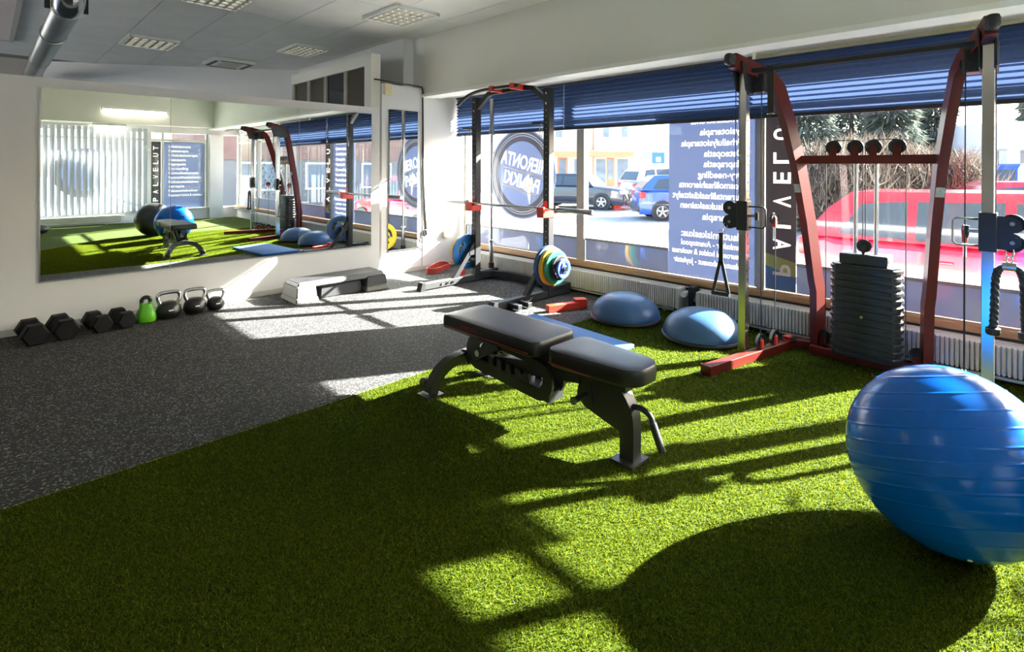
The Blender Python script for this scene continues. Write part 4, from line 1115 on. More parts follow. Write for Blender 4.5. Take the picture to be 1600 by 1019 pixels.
    for dx in (-0.018, 0.018):
        B().prism([(py + s * 0.03, zc + 0.085), (py + s * 0.09, zc + 0.085), (py + s * 0.125, zc + 0.06), (py + s * 0.128, zc + 0.02), (py + s * 0.095, zc), (py + s * 0.128, zc - 0.02), (py + s * 0.125, zc - 0.06), (py + s * 0.09, zc - 0.085), (py + s * 0.03, zc - 0.085)], lambda u, v, t: Vector((t, u, v)), 3.685 + dx - 0.002, 3.685 + dx + 0.002).obj('pulley_cheek', blackmetal_m, ca)
    for dz in (0.048, -0.048):
        pulley((3.685, py + s * 0.092, zc + dz), (1, 0, 0), 0.048, 'swivel_pulley', ca, th=0.026)
        B().cyl((3.66, py + s * 0.092, zc + dz), (3.71, py + s * 0.092, zc + dz), 0.010, 10).obj('axle_bolt', steel_m, ca, smooth=True)
    hp = [(3.685, py - s * 0.03, zc + 0.062), (3.685, py - s * 0.125, zc + 0.064), (3.685, py - s * 0.142, zc + 0.05), (3.685, py - s * 0.142, zc - 0.062), (3.685, py - s * 0.125, zc - 0.078), (3.685, py - s * 0.03, zc - 0.076)]
    B().tube(hp, 0.0055, 10).obj('carriage_handle', steel_m if s < 0 else blackmetal_m, ca, smooth='all')
    B().cyl((3.685, py - s * 0.03, zc), (3.685, py - s * 0.085, zc), 0.010, 12).obj('pull_pin', steel_m, ca, smooth=True)
    B().cyl((3.685, py - s * 0.085, zc - 0.026), (3.685, py - s * 0.085, zc + 0.026), 0.0115, 12).obj('pin_tee', black_m, ca, smooth=True)
    # cables
    for (x, y, z0, z1) in ((3.735, 1.372, 0.15, 1.87), (3.94, 1.352, 0.15, 0.90)):
        B().cyl((x, Yf(y), z0), (x, Yf(y), z1), 0.0035, 6).obj('cable', black_m, fm, smooth=True)
    B().cyl((3.625, Yf(1.50), 1.05), (3.625, Yf(1.50), 1.88), 0.0028, 6).obj('cable', black_m, fm, smooth=True)
    # floating pulley
    fp = (3.935, Yf(1.355), 0.945)
    pulley(fp, (0.3, s * 1, 0), 0.040, 'floating_pulley', fm)
    B().bx(fp[0] - 0.014, fp[0] + 0.014, fp[1] - 0.012, fp[1] + 0.012, 0.885, 0.955, bev=0.003).obj('floating_bracket', hook_m, fm)
    B().cyl((fp[0], fp[1], 0.885), (fp[0], fp[1], 0.80), 0.009, 10).obj('cable_swage', chrome_m, fm, smooth=True)
    # crossbar pulleys and cables to the stack
    for y in (1.021, 0.895):
        pulley((4.055, Yf(y), 1.437), (1, 0, 0), 0.047, 'crossbar_pulley', fm, th=0.02)
        B().prism([(Yf(y) - 0.024, 1.385), (Yf(y) + 0.024, 1.385), (Yf(y) + 0.016, 1.45), (Yf(y) - 0.016, 1.45)], lambda u, v, t: Vector((t, u, v)), 4.036, 4.042).obj('pulley_ear', red_m, fm)
    B().cyl((4.055, Yf(1.066), 0.10), (4.055, Yf(1.066), 1.437), 0.003, 6).obj('cable', black_m, fm, smooth=True)
    B().cyl((4.055, Yf(0.852), 0.78), (4.055, Yf(0.852), 1.437), 0.003, 6).obj('cable', black_m, fm, smooth=True)
    B().cyl((4.055, Yf(1.021), 1.483), (4.055, Yf(0.895), 1.483), 0.003, 6).obj('cable', black_m, fm, smooth=True)
    B().cyl((4.10, Yf(0.902), 0.04), (4.10, Yf(0.902), 1.36), 0.0125, 16).obj('guide_rod', chrome_m, fm, smooth=True)
B().bx(4.03, 4.085, CY - 0.40, CY + 0.40, 1.328, 1.385, bev=0.003).obj('crossbar', red_m, fm)
B().bx(4.09, 4.16, CY - 0.33, CY + 0.33, 0.008, 0.064, bev=0.004).obj('base_crossbar', red_m, fm)
B().beam((4.21, CY + 0.28, 0.036), (4.125, CY + 0.22, 0.036), 0.06, 0.056).obj('base_joint', red_m, fm)
B().beam((4.21, CY - 0.28, 0.036), (4.125, CY - 0.22, 0.036), 0.06, 0.056).obj('base_joint', red_m, fm)
B().cyl((3.69, CY + 0.60, 1.957), (3.69, CY - 0.60, 1.957), 0.017, 16).obj('pull_up_bar', black_m, fm, smooth=True)
# weight stack, plate by plate
def stack_plate(w, d, h):
    b = B(); o = [(-w / 2, d * 0.16), (-w / 2 + 0.035, d / 2), (w / 2 - 0.035, d / 2), (w / 2, d * 0.16), (w / 2, -d * 0.16), (w / 2 - 0.035, -d / 2), (-w / 2 + 0.035, -d / 2), (-w / 2, -d * 0.16)]
    b.prism([(u, v) for u, v in o], lambda u, v, t: Vector((v, u, t)), 0, h)
    bmesh.ops.bevel(b.bm, geom=b.bm.edges[:], offset=0.013, segments=3, affect='EDGES')
    return b
stack_m = mat('stack_black_rubber', (0.017, 0.0175, 0.018), 0.42, noise=0.1, bump=0.04, bscale=220)
sp0 = None; nP = 13; ph = 0.0465
for k in range(nP):
    if sp0 is None: sp0 = stack_plate(0.405, 0.185, ph - 0.002).obj('stack_plate', stack_m, fm, smooth=True, local=True); so = sp0
    else: so = dup(sp0, 'stack_plate', stack_m, fm, (0, 0, 0))
    so.location = Vector((4.10, CY - 0.002, 0.066 + ph * k)) - fm.location
B().bx(4.02, 4.18, CY - 0.135, CY + 0.135, 0.672, 0.742, bev=0.010).obj('stack_head', stack_m, fm, smooth=True)
for k in range(9):
    B().cyl((4.0055, CY, 0.09 + ph * k), (4.0075, CY, 0.09 + ph * k), 0.008, 10).obj('selector_hole', holes_m, fm)
B().cyl((3.985, CY, 0.345), (4.008, CY, 0.345), 0.009, 12).obj('selector_pin', steel_m, fm, smooth=True)
pulley((4.055, CY, 0.795), (1, 0, 0), 0.042, 'stack_pulley', fm)
B().prism([(CY - 0.02, 0.80), (CY + 0.02, 0.80), (CY + 0.005, 0.735), (CY - 0.005, 0.735)], lambda u, v, t: Vector((t, u, v)), 4.035, 4.04).obj('stack_pulley_bracket', stack_m, fm)
# hanging strap on the pull-up bar
sb = thing('nylon_strap', (3.69, 1.292, 1.66), 'black nylon strap looped over the left end of the pull-up bar', 'strap')
B().bx(3.672, 3.676, 1.272, 1.312, 1.66, 1.975).obj('strap_tail', black_m, sb)
B().lathe([(0.019, -0.02), (0.024, -0.02), (0.024, 0.02), (0.019, 0.02)], (3.69, 1.292, 1.957), (0, 1, 0), 20, close=True).obj('strap_loop', black_m, sb)
B().tube([(3.674 + 0.012 * math.cos(a), 1.292 + 0.022 * math.sin(a), 1.655) for a in [2 * math.pi * k / 12 for k in range(12)]], 0.003, 6, closed=True).obj('ring', chrome_m, sb, smooth='all')
# handle on the left cable
hx, hy = 3.66, 1.615
hn = thing('strap_handle', (hx, hy, 0.40), 'black nylon stirrup handle hanging from the left cable', 'handle')
B().tube(smoothpath([(3.68, 1.585, 0.93), (3.672, 1.60, 0.90), (3.665, 1.607, 0.87), (3.67, 1.592, 0.86), (3.68, 1.578, 0.90), (3.68, 1.583, 0.93)], 4), 0.0035, 6).obj('snap_hook', chrome_m, hn, smooth='all')
B().tube([(hx, hy + 0.016 * math.cos(a), 0.850 + 0.016 * math.sin(a)) for a in [2 * math.pi * k / 14 for k in range(14)]], 0.003, 6, closed=True).obj('ring', chrome_m, hn, smooth='all')
B().bx(hx - 0.003, hx + 0.003, hy - 0.015, hy + 0.015, 0.63, 0.845).obj('webbing', black_m, hn)
for s in (-1, 1):
    B().beam((hx, hy + s * 0.006, 0.645), (hx, hy + s * 0.055, 0.425), 0.006, 0.022, upv=(0, 1, 0)).obj('webbing_leg', black_m, hn)
B().cyl((hx, hy - 0.062, 0.418), (hx, hy + 0.062, 0.418), 0.016, 16).obj('grip', black_m, hn, smooth=True)
# rope on the right cable
ry, rx = 0.140, 3.66
rp = thing('tricep_rope', (rx, ry, 0.46), 'black twisted triceps rope hanging from the right cable', 'rope')
B().tube(smoothpath([(3.68, ry + 0.012, 0.925), (3.67, ry - 0.012, 0.90), (3.665, ry - 0.014, 0.865), (3.665, ry, 0.852), (3.67, ry + 0.014, 0.865), (3.68, ry + 0.015, 0.91)], 4), 0.004, 6).obj('snap_hook', chrome_m, rp, smooth='all')
B().tube([(rx, ry + 0.012 * math.cos(a), 0.842 + 0.016 * math.sin(a)) for a in [2 * math.pi * k / 14 for k in range(14)]], 0.004, 6, closed=True).obj('eye', chrome_m, rp, smooth='all')
B().cyl((rx, ry - 0.026, 0.808), (rx, ry + 0.026, 0.808), 0.021, 18).obj('ferrule', steel_m, rp, smooth=True)
def rope_path(s):
    return smoothpath([(rx, ry + s * 0.02, 0.808), (rx, ry + s * 0.038, 0.79), (rx, ry + s * 0.051, 0.745), (rx, ry + s * 0.055, 0.65), (rx, ry + s * 0.057, 0.56), (rx, ry + s * 0.060, 0.485)], 8)
for s in (-1, 1):
    P = rope_path(s); b = B()
    for strand in range(3):
        pts = []
        for i, p in enumerate(P):
            a = i * 0.75 + strand * 2 * math.pi / 3
            pts.append(Vector(p) + Vector((math.cos(a), math.sin(a), 0)) * 0.008)
        b.tube(pts, 0.0115, 8)
    ro = b.obj('rope_side', black_m, rp, smooth='all')
    B().lathe([(0, -0.02), (0.024, -0.02), (0.030, -0.012), (0.030, 0.014), (0.022, 0.02), (0, 0.02)], (rx, ry + s * 0.061, 0.472), (0, 0, 1), 20).obj('rope_stopper', black_m, rp, smooth=True)
# ================================================================== rear window wall (behind the camera, seen in the mirror)
struct(B().bx(XW - 0.1, 4.74, YR - 0.16, YR, GZ - 0.1, 0.25), 'wall_rear_lower', wall_m)
struct(B().bx(XW - 0.1, 4.74, YR - 0.16, YR, 2.06, ZC), 'wall_rear_upper', wall_m)
struct(B().bx(XW - 0.1, -0.6, YR - 0.16, YR, 0.25, 2.06), 'wall_rear_left', wall_m)
struct(B().bx(3.92, 4.22, YR - 0.16, YR + 0.12, 0.0, 2.06), 'wall_rear_column', wall_m)
struct(B().bx(XW, 4.74, YR, YR + 0.42, ZS, ZC), 'wall_rear_beam', beam_m)
w2 = thing('window_2', (1.6, YR - 0.08, 0.25), kind='structure')
B().bx(-0.6, 4.6, YR - 0.12, YR + 0.05, 0.245, 0.275).obj('window_sill', framew_m, w2)
mx2 = [(-0.56, 0.08), (1.02, 0.06), (2.70, 0.08), (2.965, 0.05), (3.90, 0.06)]
for x, w in mx2:
    B().bx(x - w / 2, x + w / 2, YR - 0.115, YR - 0.045, 0.27, 2.06).obj('mullion', framew_m, w2)
B().bx(-0.6, 3.92, YR - 0.11, YR - 0.05, 1.865, 1.915).obj('transom_bar', framew_m, w2)
for (a, wa), (b_, wb) in zip(mx2[:-1], mx2[1:]):
    B().bx(a + wa / 2, b_ - wb / 2, YR - 0.083, YR - 0.078, 0.27, 1.866).obj('pane', glass_m, w2)
    B().bx(a + wa / 2, b_ - wb / 2, YR - 0.083, YR - 0.078, 1.914, 2.06).obj('pane', glass_m, w2)
YD = YR - 0.0755
rl = thing('window_logo', (1.53, YD, 0.60), 'round logo decal on the rear window behind the vertical blind', 'window decal')
for a, b_, mm in ((0.72, 1.0, dec_grey), (0.0, 0.72, dec_blue)):
    c = (1.53, YD, 1.13)
    prof = [(0.54 * a, -0.0006), (0.54 * b_, -0.0006), (0.54 * b_, 0), (0.54 * a, 0)]
    B().lathe(prof, c, (0, 1, 0), 64, close=a > 0).obj('ring' if a > 0 else 'badge', mm, rl)
vd = thing('vertical_banner', (2.83, YD, 0.30), 'charcoal vertical banner on the rear window, seen in the mirror', 'window decal')
vs2 = B().bx(2.745, 2.935, YD - 0.0006, YD, 0.30, 1.86).obj('banner_sheet', dec_dark, vd)
for ch, z in zip('PALVELUT', (0.50, 0.68, 0.86, 1.03, 1.2, 1.37, 1.54, 1.70)):
    text(ch, 'lettering', let_m, vd, (2.885, YD + 0.0002, z - 0.04), (0, 0, 1), (-1, 0, 0), width=0.085, height=0.105, bold=0.02, depth=0.0005, cut=vs2)
bd = thing('service_list_banner', (3.43, YD, 0.30), 'blue treatment list banner on the rear window, seen in the mirror', 'window decal')
bs2 = B().bx(2.995, 3.865, YD - 0.0006, YD, 0.30, 1.86).obj('banner_sheet', dec_blue, bd)
for i, (s, e_) in enumerate((('Urheiluhieronta', 3.55), ('Fysioterapia', 3.5), ('Urheilufysioterapia', 3.7), ('Osteopatia', 3.45), ('Naprapatia', 3.45), ('Dry-needling', 3.5), ('Kosmolihashieronta', 3.72), ('Purentalihaskäsittelyt', 3.78), ('Ratkaisukeskeinen', 3.72), ('terapia', 3.42), ('Palautumiskeskus:', 3.70), ('Neurosoni hoidot & vuokraus', 3.8))):
    text(s, 'lettering', let_m, bd, (3.09, YD + 0.0002, 1.72 - 0.105 * i), (1, 0, 0), (0, 0, 1), size=0.085, width=e_ - 3.09, bold=0.016, depth=0.0005, cut=bs2)
make_cuts()
# vertical blind
slat_m = mat_translucent('blind_slat_fabric', (0.62, 0.64, 0.68), (0.66, 0.69, 0.76), 0.14)
vbl = thing('vertical_blind', (1.3, YR + 0.16, 0.24), 'pale vertical slat blind across the rear window, seen in the mirror', 'blind')
B().bx(-0.35, 2.66, YR + 0.13, YR + 0.17, 2.135, 2.175).obj('head_rail', trim_m, vbl)
s0 = None
for k in range(28):
    x = -0.30 + 0.107 * k
    if s0 is None:
        s0 = B().box((0, 0, 0), (0.089, 0.0012, 1.88), rz=math.radians(38)).obj('slat', slat_m, vbl, local=True); so = s0
    else: so = dup(s0, 'slat', slat_m, vbl, (0, 0, 0))
    so.location = Vector((x, YR + 0.15, 1.19)) - vbl.location
# panel radiator under it
pr = thing('panel_radiator', (1.2, YR + 0.12, 0.02), 'white panel radiator under the vertical blind, seen in the mirror', 'radiator')
B().bx(-0.2, 2.15, YR + 0.07, YR + 0.14, 0.05, 0.20, bev=0.008).obj('panel', radw_m, pr)
B().bx(2.15, 2.22, YR + 0.05, YR + 0.13, 0.06, 0.19, bev=0.005).obj('end_cover', trim_m, pr)
for x in (0.0, 1.9): B().bx(x - 0.02, x + 0.02, YR + 0.09, YR + 0.12, 0.0, 0.06).obj('foot', radw_m, pr)
# fluorescent battens
tube_m = mat_emit('fluorescent_tube', (1.0, 0.92, 0.78), 23.0)
def batten(x0, x1, y, z, label):
    t = thing('fluorescent_light', ((x0 + x1) / 2, y, z), label, 'ceiling light', 'fluorescent battens')
    B().bx(x0, x1, y - 0.03, y + 0.03, z, z + 0.05, bev=0.004).obj('housing', trim_m, t)
    B().cyl((x0 + 0.02, y, z - 0.016), (x1 - 0.02, y, z - 0.016), 0.014, 12).obj('tube', tube_m, t, smooth=True)
    for x in (x0 + 0.012, x1 - 0.012): B().bx(x - 0.01, x + 0.01, y - 0.02, y + 0.02, z - 0.034, z).obj('lamp_holder', trim_m, t)
    return t
batten(1.75, 2.95, YR + 0.47, 2.50, 'lit fluorescent batten on the rear beam, seen in the mirror')
batten(1.62, 2.22, YR + 0.30, 2.15, 'short lit fluorescent batten under the rear beam, seen in the mirror')
batten(-1.3, -0.1, 0.6, ZC - 0.30, 'added unseen fluorescent batten above the turf behind the camera, brightening the room')  # added fill lamp, out of view behind the camera
batten(-1.9, -0.7, 3.6, ZC - 0.30, 'added unseen fluorescent batten over the rubber floor at the far left, brightening walls and ceiling')  # another added lamp out of view, lifts the walls and ceiling
batten(0.9, 2.1, YM + 0.152, 1.86, 'added hidden fluorescent batten behind the mirror wall, brightening the ceiling there')  # added lamp hidden by the partition, throws light on the ceiling
# dark kit bag
bg_ = thing('kit_bag', (0.55, -2.2, 0.003), 'shiny black kit bag on the turf at the left edge of the mirror', 'bag')
b = B(); rings = []
for i in range(13):
    u = -1 + 2 * i / 12; r = 0.13 * (1 - abs(u) ** 4) ** 0.5 + 0.02
    rings.append([b.bm.verts.new((0.55 + 0.33 * u, -2.2 + r * math.cos(a) * 1.1, 0.015 + max(0.0, 0.10 + r * 0.75 * math.sin(a)) * 0.8)) for a in [2 * math.pi * k / 20 for k in range(20)]])
for a, c in zip(rings[:-1], rings[1:]):
    for k in range(20): b._face((a[k], a[(k + 1) % 20], c[(k + 1) % 20], c[k]))
b._face(rings[0]); b._face(rings[-1])
b.obj('bag_body', leather_m, bg_, smooth=True)
for y in (-2.26, -2.14):
    B().tube(arc((0.55, 0.16), 0.10, 0.2, math.pi - 0.2, 12, lambda u, v: (u, y, v)), 0.010, 8).obj('carry_strap', black_m, bg_, smooth='all')
# leafy twig decal on the side window, seen in the mirror
tw = thing('twig_decal', (XD, -1.3, 0.5), 'dark bamboo twig decal on the side window, seen in the mirror', 'window decal')
twm = mat('twig_green_black', (0.03, 0.035, 0.02), 0.6, noise=0.1)
for k, (y0, lean) in enumerate(((-0.75, 0.18), (-1.05, -0.15), (-1.35, 0.12), (-1.6, -0.2))):
    B().tube(smoothpath([(XD - 0.004, y0, 0.55), (XD - 0.004, y0 + lean * 0.4, 1.0), (XD - 0.004, y0 + lean, 1.55)], 5), 0.004, 5).obj('stem', twm, tw)
    for j in range(9):
        z = 0.70 + 0.095 * j; yy = y0 + lean * ((z - 0.55) / 1.0) ** 1.3 * 0.9; s = 1 if j % 2 else -1
        B().prism([(yy, z), (yy + s * 0.06, z - 0.035), (yy + s * 0.15, z - 0.09), (yy + s * 0.07, z - 0.01)], lambda u, v, t: Vector((XD - 0.003 + t, u, v)), 0, 0.001).obj('leaf', twm, tw)
# ================================================================== outside
FW2 = Vector((math.cos(YAW), math.sin(YAW), 0)); RT2 = Vector((math.sin(YAW), -math.cos(YAW), 0))
def at(depth, px, z=GZ):
    """ground point: distance along the street view and bearing"""
    p = FW2 * depth + RT2 * ((px - 800) / F_PX * depth)
    return Vector((p.x, p.y, z))
asph_m = mat('pale_asphalt', (0.34, 0.33, 0.32), 0.85, noise=0.18, nscale=0.5, bump=0.1, bscale=30)
walk_m = mat('pavement_concrete', (0.50, 0.49, 0.46), 0.85, noise=0.08, nscale=1.5)
g = struct(B().bx(-60, 140, -90, 140, GZ - 0.3, GZ - 0.09), 'ground_street', asph_m)
struct(B().bx(4.74, 6.2, -40, 60, GZ - 0.12, GZ), 'ground_pavement', walk_m)
struct(B().bx(-60, 6.2, -5.2, YR - 0.16, GZ - 0.12, GZ), 'ground_side_pavement', walk_m)
# shell of this building so the sky reaches in only through its windows
struct(B().bx(XW - 0.2, 4.74, YR - 0.2, 11.7, ZC + 0.06, ZC + 0.3), 'roof_slab', walk_m)
GZ2 = GZ - 0.09

def box_dir(b, c, ax, size, z0, z1):
    """box whose long side runs along ax (horizontal)"""
    ax = Vector(ax).normalized(); rot = Matrix((ax, Vector((-ax.y, ax.x, 0)), Vector((0, 0, 1)))).transposed()
    return b.box((c[0], c[1], (z0 + z1) / 2), (size[0], size[1], z1 - z0), rot=rot)

# ------------------------------------------------------------------ shop building
cream_m = mat('cream_render', (0.60, 0.50, 0.43), 0.8, noise=0.04, nscale=0.6)
orange_m = mat('orange_fascia', (0.62, 0.22, 0.10), 0.6, noise=0.06)
shopglass_m = mat('shop_glass', (0.16, 0.20, 0.24), 0.08, noise=0.2, nscale=2)
white_m = mat('white_paint', (0.75, 0.74, 0.72), 0.5, noise=0.03)
D0 = 38.0
def facade(px, z, off=0.0): 
    p = at(D0, px, z); return p - FW2 * off
sh = thing('shop_building', at(D0 + 4, 850, GZ2), 'cream two-storey shop building with an orange fascia across the street', 'building')
bc_ = at(D0 + 4, 830); b = B()
box_dir(b, at(D0 + 4, 836.5), RT2, (14.0, 8.0), GZ2, 7.5); b.obj('wall', cream_m, sh)
def fpanel(px0, px1, z0, z1, th, m, name, par=sh):
    c = (at(D0, px0) + at(D0, px1)) / 2 - FW2 * (th / 2); w = (px1 - px0) / F_PX * D0
    b = B(); box_dir(b, c, RT2, (w, th), z0, z1); return b.obj(name, m, par)
fpanel(690, 986, 2.05, 2.35, 0.9, orange_m, 'fascia'); fpanel(690, 986, 2.35, 2.5, 0.5, cream_m, 'fascia_cap')
for px0, px1, kind in ((845, 866, 'w'), (872, 886, 'd'), (897, 914, 'w'), (931, 946, 'w'), (948, 959, 'd'), (964, 981, 'w')):
    fr = fpanel(px0 - 1, px1 + 1, GZ2 + (0.35 if kind == 'w' else 0.02), 1.95, 0.06, orange_m if kind == 'd' else white_m, 'shop_door' if kind == 'd' else 'shop_window')
    fpanel(px0 + (1.5 if kind == 'd' else 0), px1 - (1.5 if kind == 'd' else 0), GZ2 + (0.45 if kind == 'w' else 0.9), 1.88, 0.10, shopglass_m, 'pane', fr)
for px0, px1 in ((868, 878), (905, 914), (942, 951), (971, 980)):
    fr = fpanel(px0 - 1, px1 + 1, 3.35, 4.75, 0.08, white_m, 'upper_window'); fpanel(px0, px1, 3.42, 4.68, 0.11, shopglass_m, 'pane', fr)
fpanel(926, 927.5, GZ2, 7.4, 0.12, orange_m, 'drainpipe')

# ------------------------------------------------------------------ gabled house
hs_m = mat('blue_grey_boards', (0.28, 0.31, 0.35), 0.8, noise=0.06, nscale=2)
roof_m = mat('grey_roof', (0.30, 0.29, 0.29), 0.8, noise=0.1)
D1 = 50.0
hc = at(D1, 1022)
hh = thing('gabled_house', at(D1, 1022, GZ2), 'blue grey gabled house beside the shop building', 'house')
b = B(); fnh = lambda u, v, t: at(D1, 1022, v) + RT2 * u + FW2 * t
b.prism([(-3.2, GZ2), (3.2, GZ2), (3.2, 2.3), (-3.0, 6.0), (-3.2, 6.0)], fnh, 0, 7); b.obj('wall', hs_m, hh)
B().prism([(-3.4, 6.15), (3.7, 1.95), (3.7, 2.15), (-3.4, 6.4)], fnh, -0.4, 7.4).obj('roof', roof_m, hh)
for u, z0, z1 in ((-0.7, 2.0, 3.0), (1.2, -0.1, 1.2)):
    fr = B().prism([(u - 0.55, z0), (u + 0.55, z0), (u + 0.55, z1), (u - 0.55, z1)], fnh, -0.08, 0.02).obj('house_window', white_m, hh)
    B().prism([(u - 0.45, z0 + 0.1), (u + 0.45, z0 + 0.1), (u + 0.45, z1 - 0.1), (u - 0.45, z1 - 0.1)], fnh, -0.1, -0.07).obj('pane', shopglass_m, fr)
B().prism([(-1.5, GZ2), (3.4, GZ2), (3.4, 0.6), (-1.5, 0.6)], fnh, -1.2, -0.9).obj('board_fence', roof_m, hh)
# road sign
sg = thing('road_sign', at(34, 1028, GZ2), 'small blue road sign on a grey pole by the house', 'sign')
pole_m = mat('galvanised_pole', (0.55, 0.55, 0.55), 0.5, 0.4, noise=0.05)
q = at(34, 1028); B().cyl((q.x, q.y, GZ2), (q.x, q.y, 3.0), 0.05, 10).obj('pole', pole_m, sg)
bluesign_m = mat('blue_sign', (0.05, 0.16, 0.50), 0.5, noise=0.03)
b = B(); box_dir(b, q - FW2 * 0.07, RT2, (0.8, 0.04), 1.55, 2.25); sp_ = b.obj('sign_board', bluesign_m, sg)
b = B(); box_dir(b, q - FW2 * 0.095, RT2, (0.3, 0.02), 1.65, 1.95); b.obj('white_symbol', white_m, sp_)
lp_ = thing('lamp_post', at(36, 1037, GZ2), 'plain grey lamp post right of the road sign', 'post')
q = at(36, 1037); B().cyl((q.x, q.y, GZ2), (q.x, q.y, 7.5), 0.07, 10, r2=0.045).obj('pole', pole_m, lp_)
B().beam((q.x, q.y, 7.45), (q.x - 0.8, q.y + 0.5, 7.6), 0.12, 0.08).obj('lamp_head', pole_m, lp_)

# ------------------------------------------------------------------ cars
tyre_m = mat('tyre_rubber', (0.02, 0.02, 0.021), 0.8, noise=0.1)
rim_m = mat('alloy_rim', (0.55, 0.55, 0.56), 0.3, 0.8, noise=0.05)
carglass_m = mat('car_glass', (0.05, 0.065, 0.08), 0.05, noise=0.1)
lamp_m = mat('red_lens', (0.55, 0.03, 0.03), 0.2, noise=0.05)
clear_m = mat('clear_lens', (0.70, 0.72, 0.75), 0.1, noise=0.05)
platew_m = mat('number_plate', (0.75, 0.75, 0.73), 0.5, noise=0.03)
trimk_m = mat('car_trim_black', (0.02, 0.02, 0.022), 0.5, noise=0.1)
def car(name, label, pos, head, paint, L, W, H, wb, cabin, hood, deck, low=0.20, wr=0.32, glasscol=carglass_m):
    """cabin: side outline of the glasshouse as (x, z) fractions; hood/deck heights at front/rear"""
    t = thing('car', pos, label, 'car', 'cars parked outside', rz=math.atan2(head.y, head.x))
    hl = L / 2; zb = cabin['belt']
    st_ = [(-hl, deck * 0.82, 0.80), (-hl + 0.06, deck * 0.96, 0.90), (-hl + 0.30, deck, 0.96), (cabin['r0'], zb, 1.0), (0, zb, 1.0), (cabin['f0'], zb - 0.01, 1.0), (hl - 0.75, hood, 0.97), (hl - 0.28, hood - 0.06, 0.92), (hl - 0.06, hood * 0.82, 0.82), (hl, hood * 0.62, 0.70)]
    b = B(); rings = []
    for x, zt, k in st_:
        w = W / 2 * k
        rings.append([b.bm.verts.new((x, y, z)) for y, z in ((-w * 0.90, low), (-w, low + 0.14), (-w * 1.0, zt * 0.62), (-w * 0.97, zt - 0.07), (-w * 0.86, zt), (0, zt + 0.025), (w * 0.86, zt), (w * 0.97, zt - 0.07), (w * 1.0, zt * 0.62), (w, low + 0.14), (w * 0.90, low))])
    for a, c in zip(rings[:-1], rings[1:]):
        for k in range(11): b._face((a[k], a[(k + 1) % 11], c[(k + 1) % 11], c[k]))
    b._face(rings[0][::-1]); b._face(rings[-1])
    body = b.obj('body', paint, t, smooth=True, local=True)
    # cabin
    out = cabin['side']; b = B(); wl, wt = W / 2 * 0.88, W / 2 * 0.66
    def cw(z): return wl + (wt - wl) * (z - zb) / (H - zb)
    A = [b.bm.verts.new((x, -cw(z), z)) for x, z in out]; C_ = [b.bm.verts.new((x, cw(z), z)) for x, z in out]
    n = len(out)
    for k in range(n): b._face((A[k], A[(k + 1) % n], C_[(k + 1) % n], C_[k]))
    b._face(A[::-1]); b._face(C_)
    b.obj('cabin', paint, t, smooth=True, local=True)
    for win in cabin['wins']:
        for s in (-1, 1):
            b = B(); q0 = [b.bm.verts.new((x, s * (cw(z) - 0.004), z)) for x, z in win]; q1 = [b.bm.verts.new((x, s * (cw(z) + 0.006), z)) for x, z in win]
            for k in range(len(win)): b._face((q0[k], q0[(k + 1) % len(win)], q1[(k + 1) % len(win)], q1[k]))
            b._face(q1); b.obj('side_window', glasscol, t, local=True)
    for nm, (xa, za, xb, zc2) in (('windscreen', cabin['ws']), ('rear_window', cabin['rw'])):
        b = B(); o = 0.008 if nm == 'windscreen' else -0.008
        pts = [(xa + o, -cw(za) * 0.93, za), (xa + o, cw(za) * 0.93, za), (xb + o, cw(zc2) * 0.90, zc2), (xb + o, -cw(zc2) * 0.90, zc2)]
        vs = [b.bm.verts.new((x, y, z + 0.006)) for x, y, z in pts]; vs2 = [b.bm.verts.new((x - 2 * o, y, z - 0.01)) for x, y, z in pts]
        for k in range(4): b._face((vs[k], vs[(k + 1) % 4], vs2[(k + 1) % 4], vs2[k]))
        b._face(vs); b.obj(nm, glasscol, t, local=True)
    # wheels
    for wx in (-wb / 2 - 0.02, wb / 2 + 0.02):
        for s in (-1, 1):
            y = s * (W / 2 - 0.10)
            B().lathe([(wr * 1.16, 0.0), (wr * 1.16, 0.118), (0, 0.118)], (wx, s * (W / 2 - 0.105), wr + 0.02), (0, s, 0), 24).obj('wheel_arch', trimk_m, t, local=True)
            wh = B().lathe([(wr * 0.62, -0.095), (wr * 0.95, -0.095), (wr, -0.06), (wr, 0.06), (wr * 0.95, 0.095), (wr * 0.66, 0.10), (wr * 0.62, 0.07)], (wx, y + s * 0.03, wr), (0, s, 0), 28).obj('tyre', tyre_m, t, smooth=True, local=True)
            b = B().lathe([(wr * 0.66, 0.085), (wr * 0.58, 0.095), (wr * 0.56, 0.03), (0, 0.02)], (wx, y + s * 0.03, wr), (0, s, 0), 28)
            for k in range(5):
                a = 2 * math.pi * k / 5 + 0.3; c0 = Vector((wx, y + s * 0.115, wr))
                b.beam(c0 + Vector((math.cos(a), 0, math.sin(a))) * wr * 0.08, c0 + Vector((math.cos(a), 0, math.sin(a))) * wr * 0.60, 0.03, wr * 0.15, upv=(math.sin(a), 0, -math.cos(a)))
            b.obj('rim', rim_m, wh, smooth=True, local=True)
    for s in (-1, 1):
        B().box((hl - 0.16, s * W / 2 * 0.68, hood * 0.80), (0.26, 0.34, 0.13), bev=0.03).obj('headlamp', clear_m, t, smooth=True, local=True)
        B().box((-hl + 0.10, s * W / 2 * 0.74, deck * 0.84), (0.20, 0.30, 0.22), bev=0.03).obj('tail_lamp', lamp_m, t, smooth=True, local=True)
        B().box((cabin['f0'] - 0.28, s * (W / 2 + 0.06), zb + 0.04), (0.14, 0.18, 0.11), bev=0.03).obj('wing_mirror', paint, t, smooth=True, local=True)
        for hx_ in (-0.75, 0.30):
            B().box((hx_, s * (W / 2 + 0.002), zb - 0.16), (0.20, 0.03, 0.03), bev=0.008).obj('door_handle', paint, t, smooth=True, local=True)
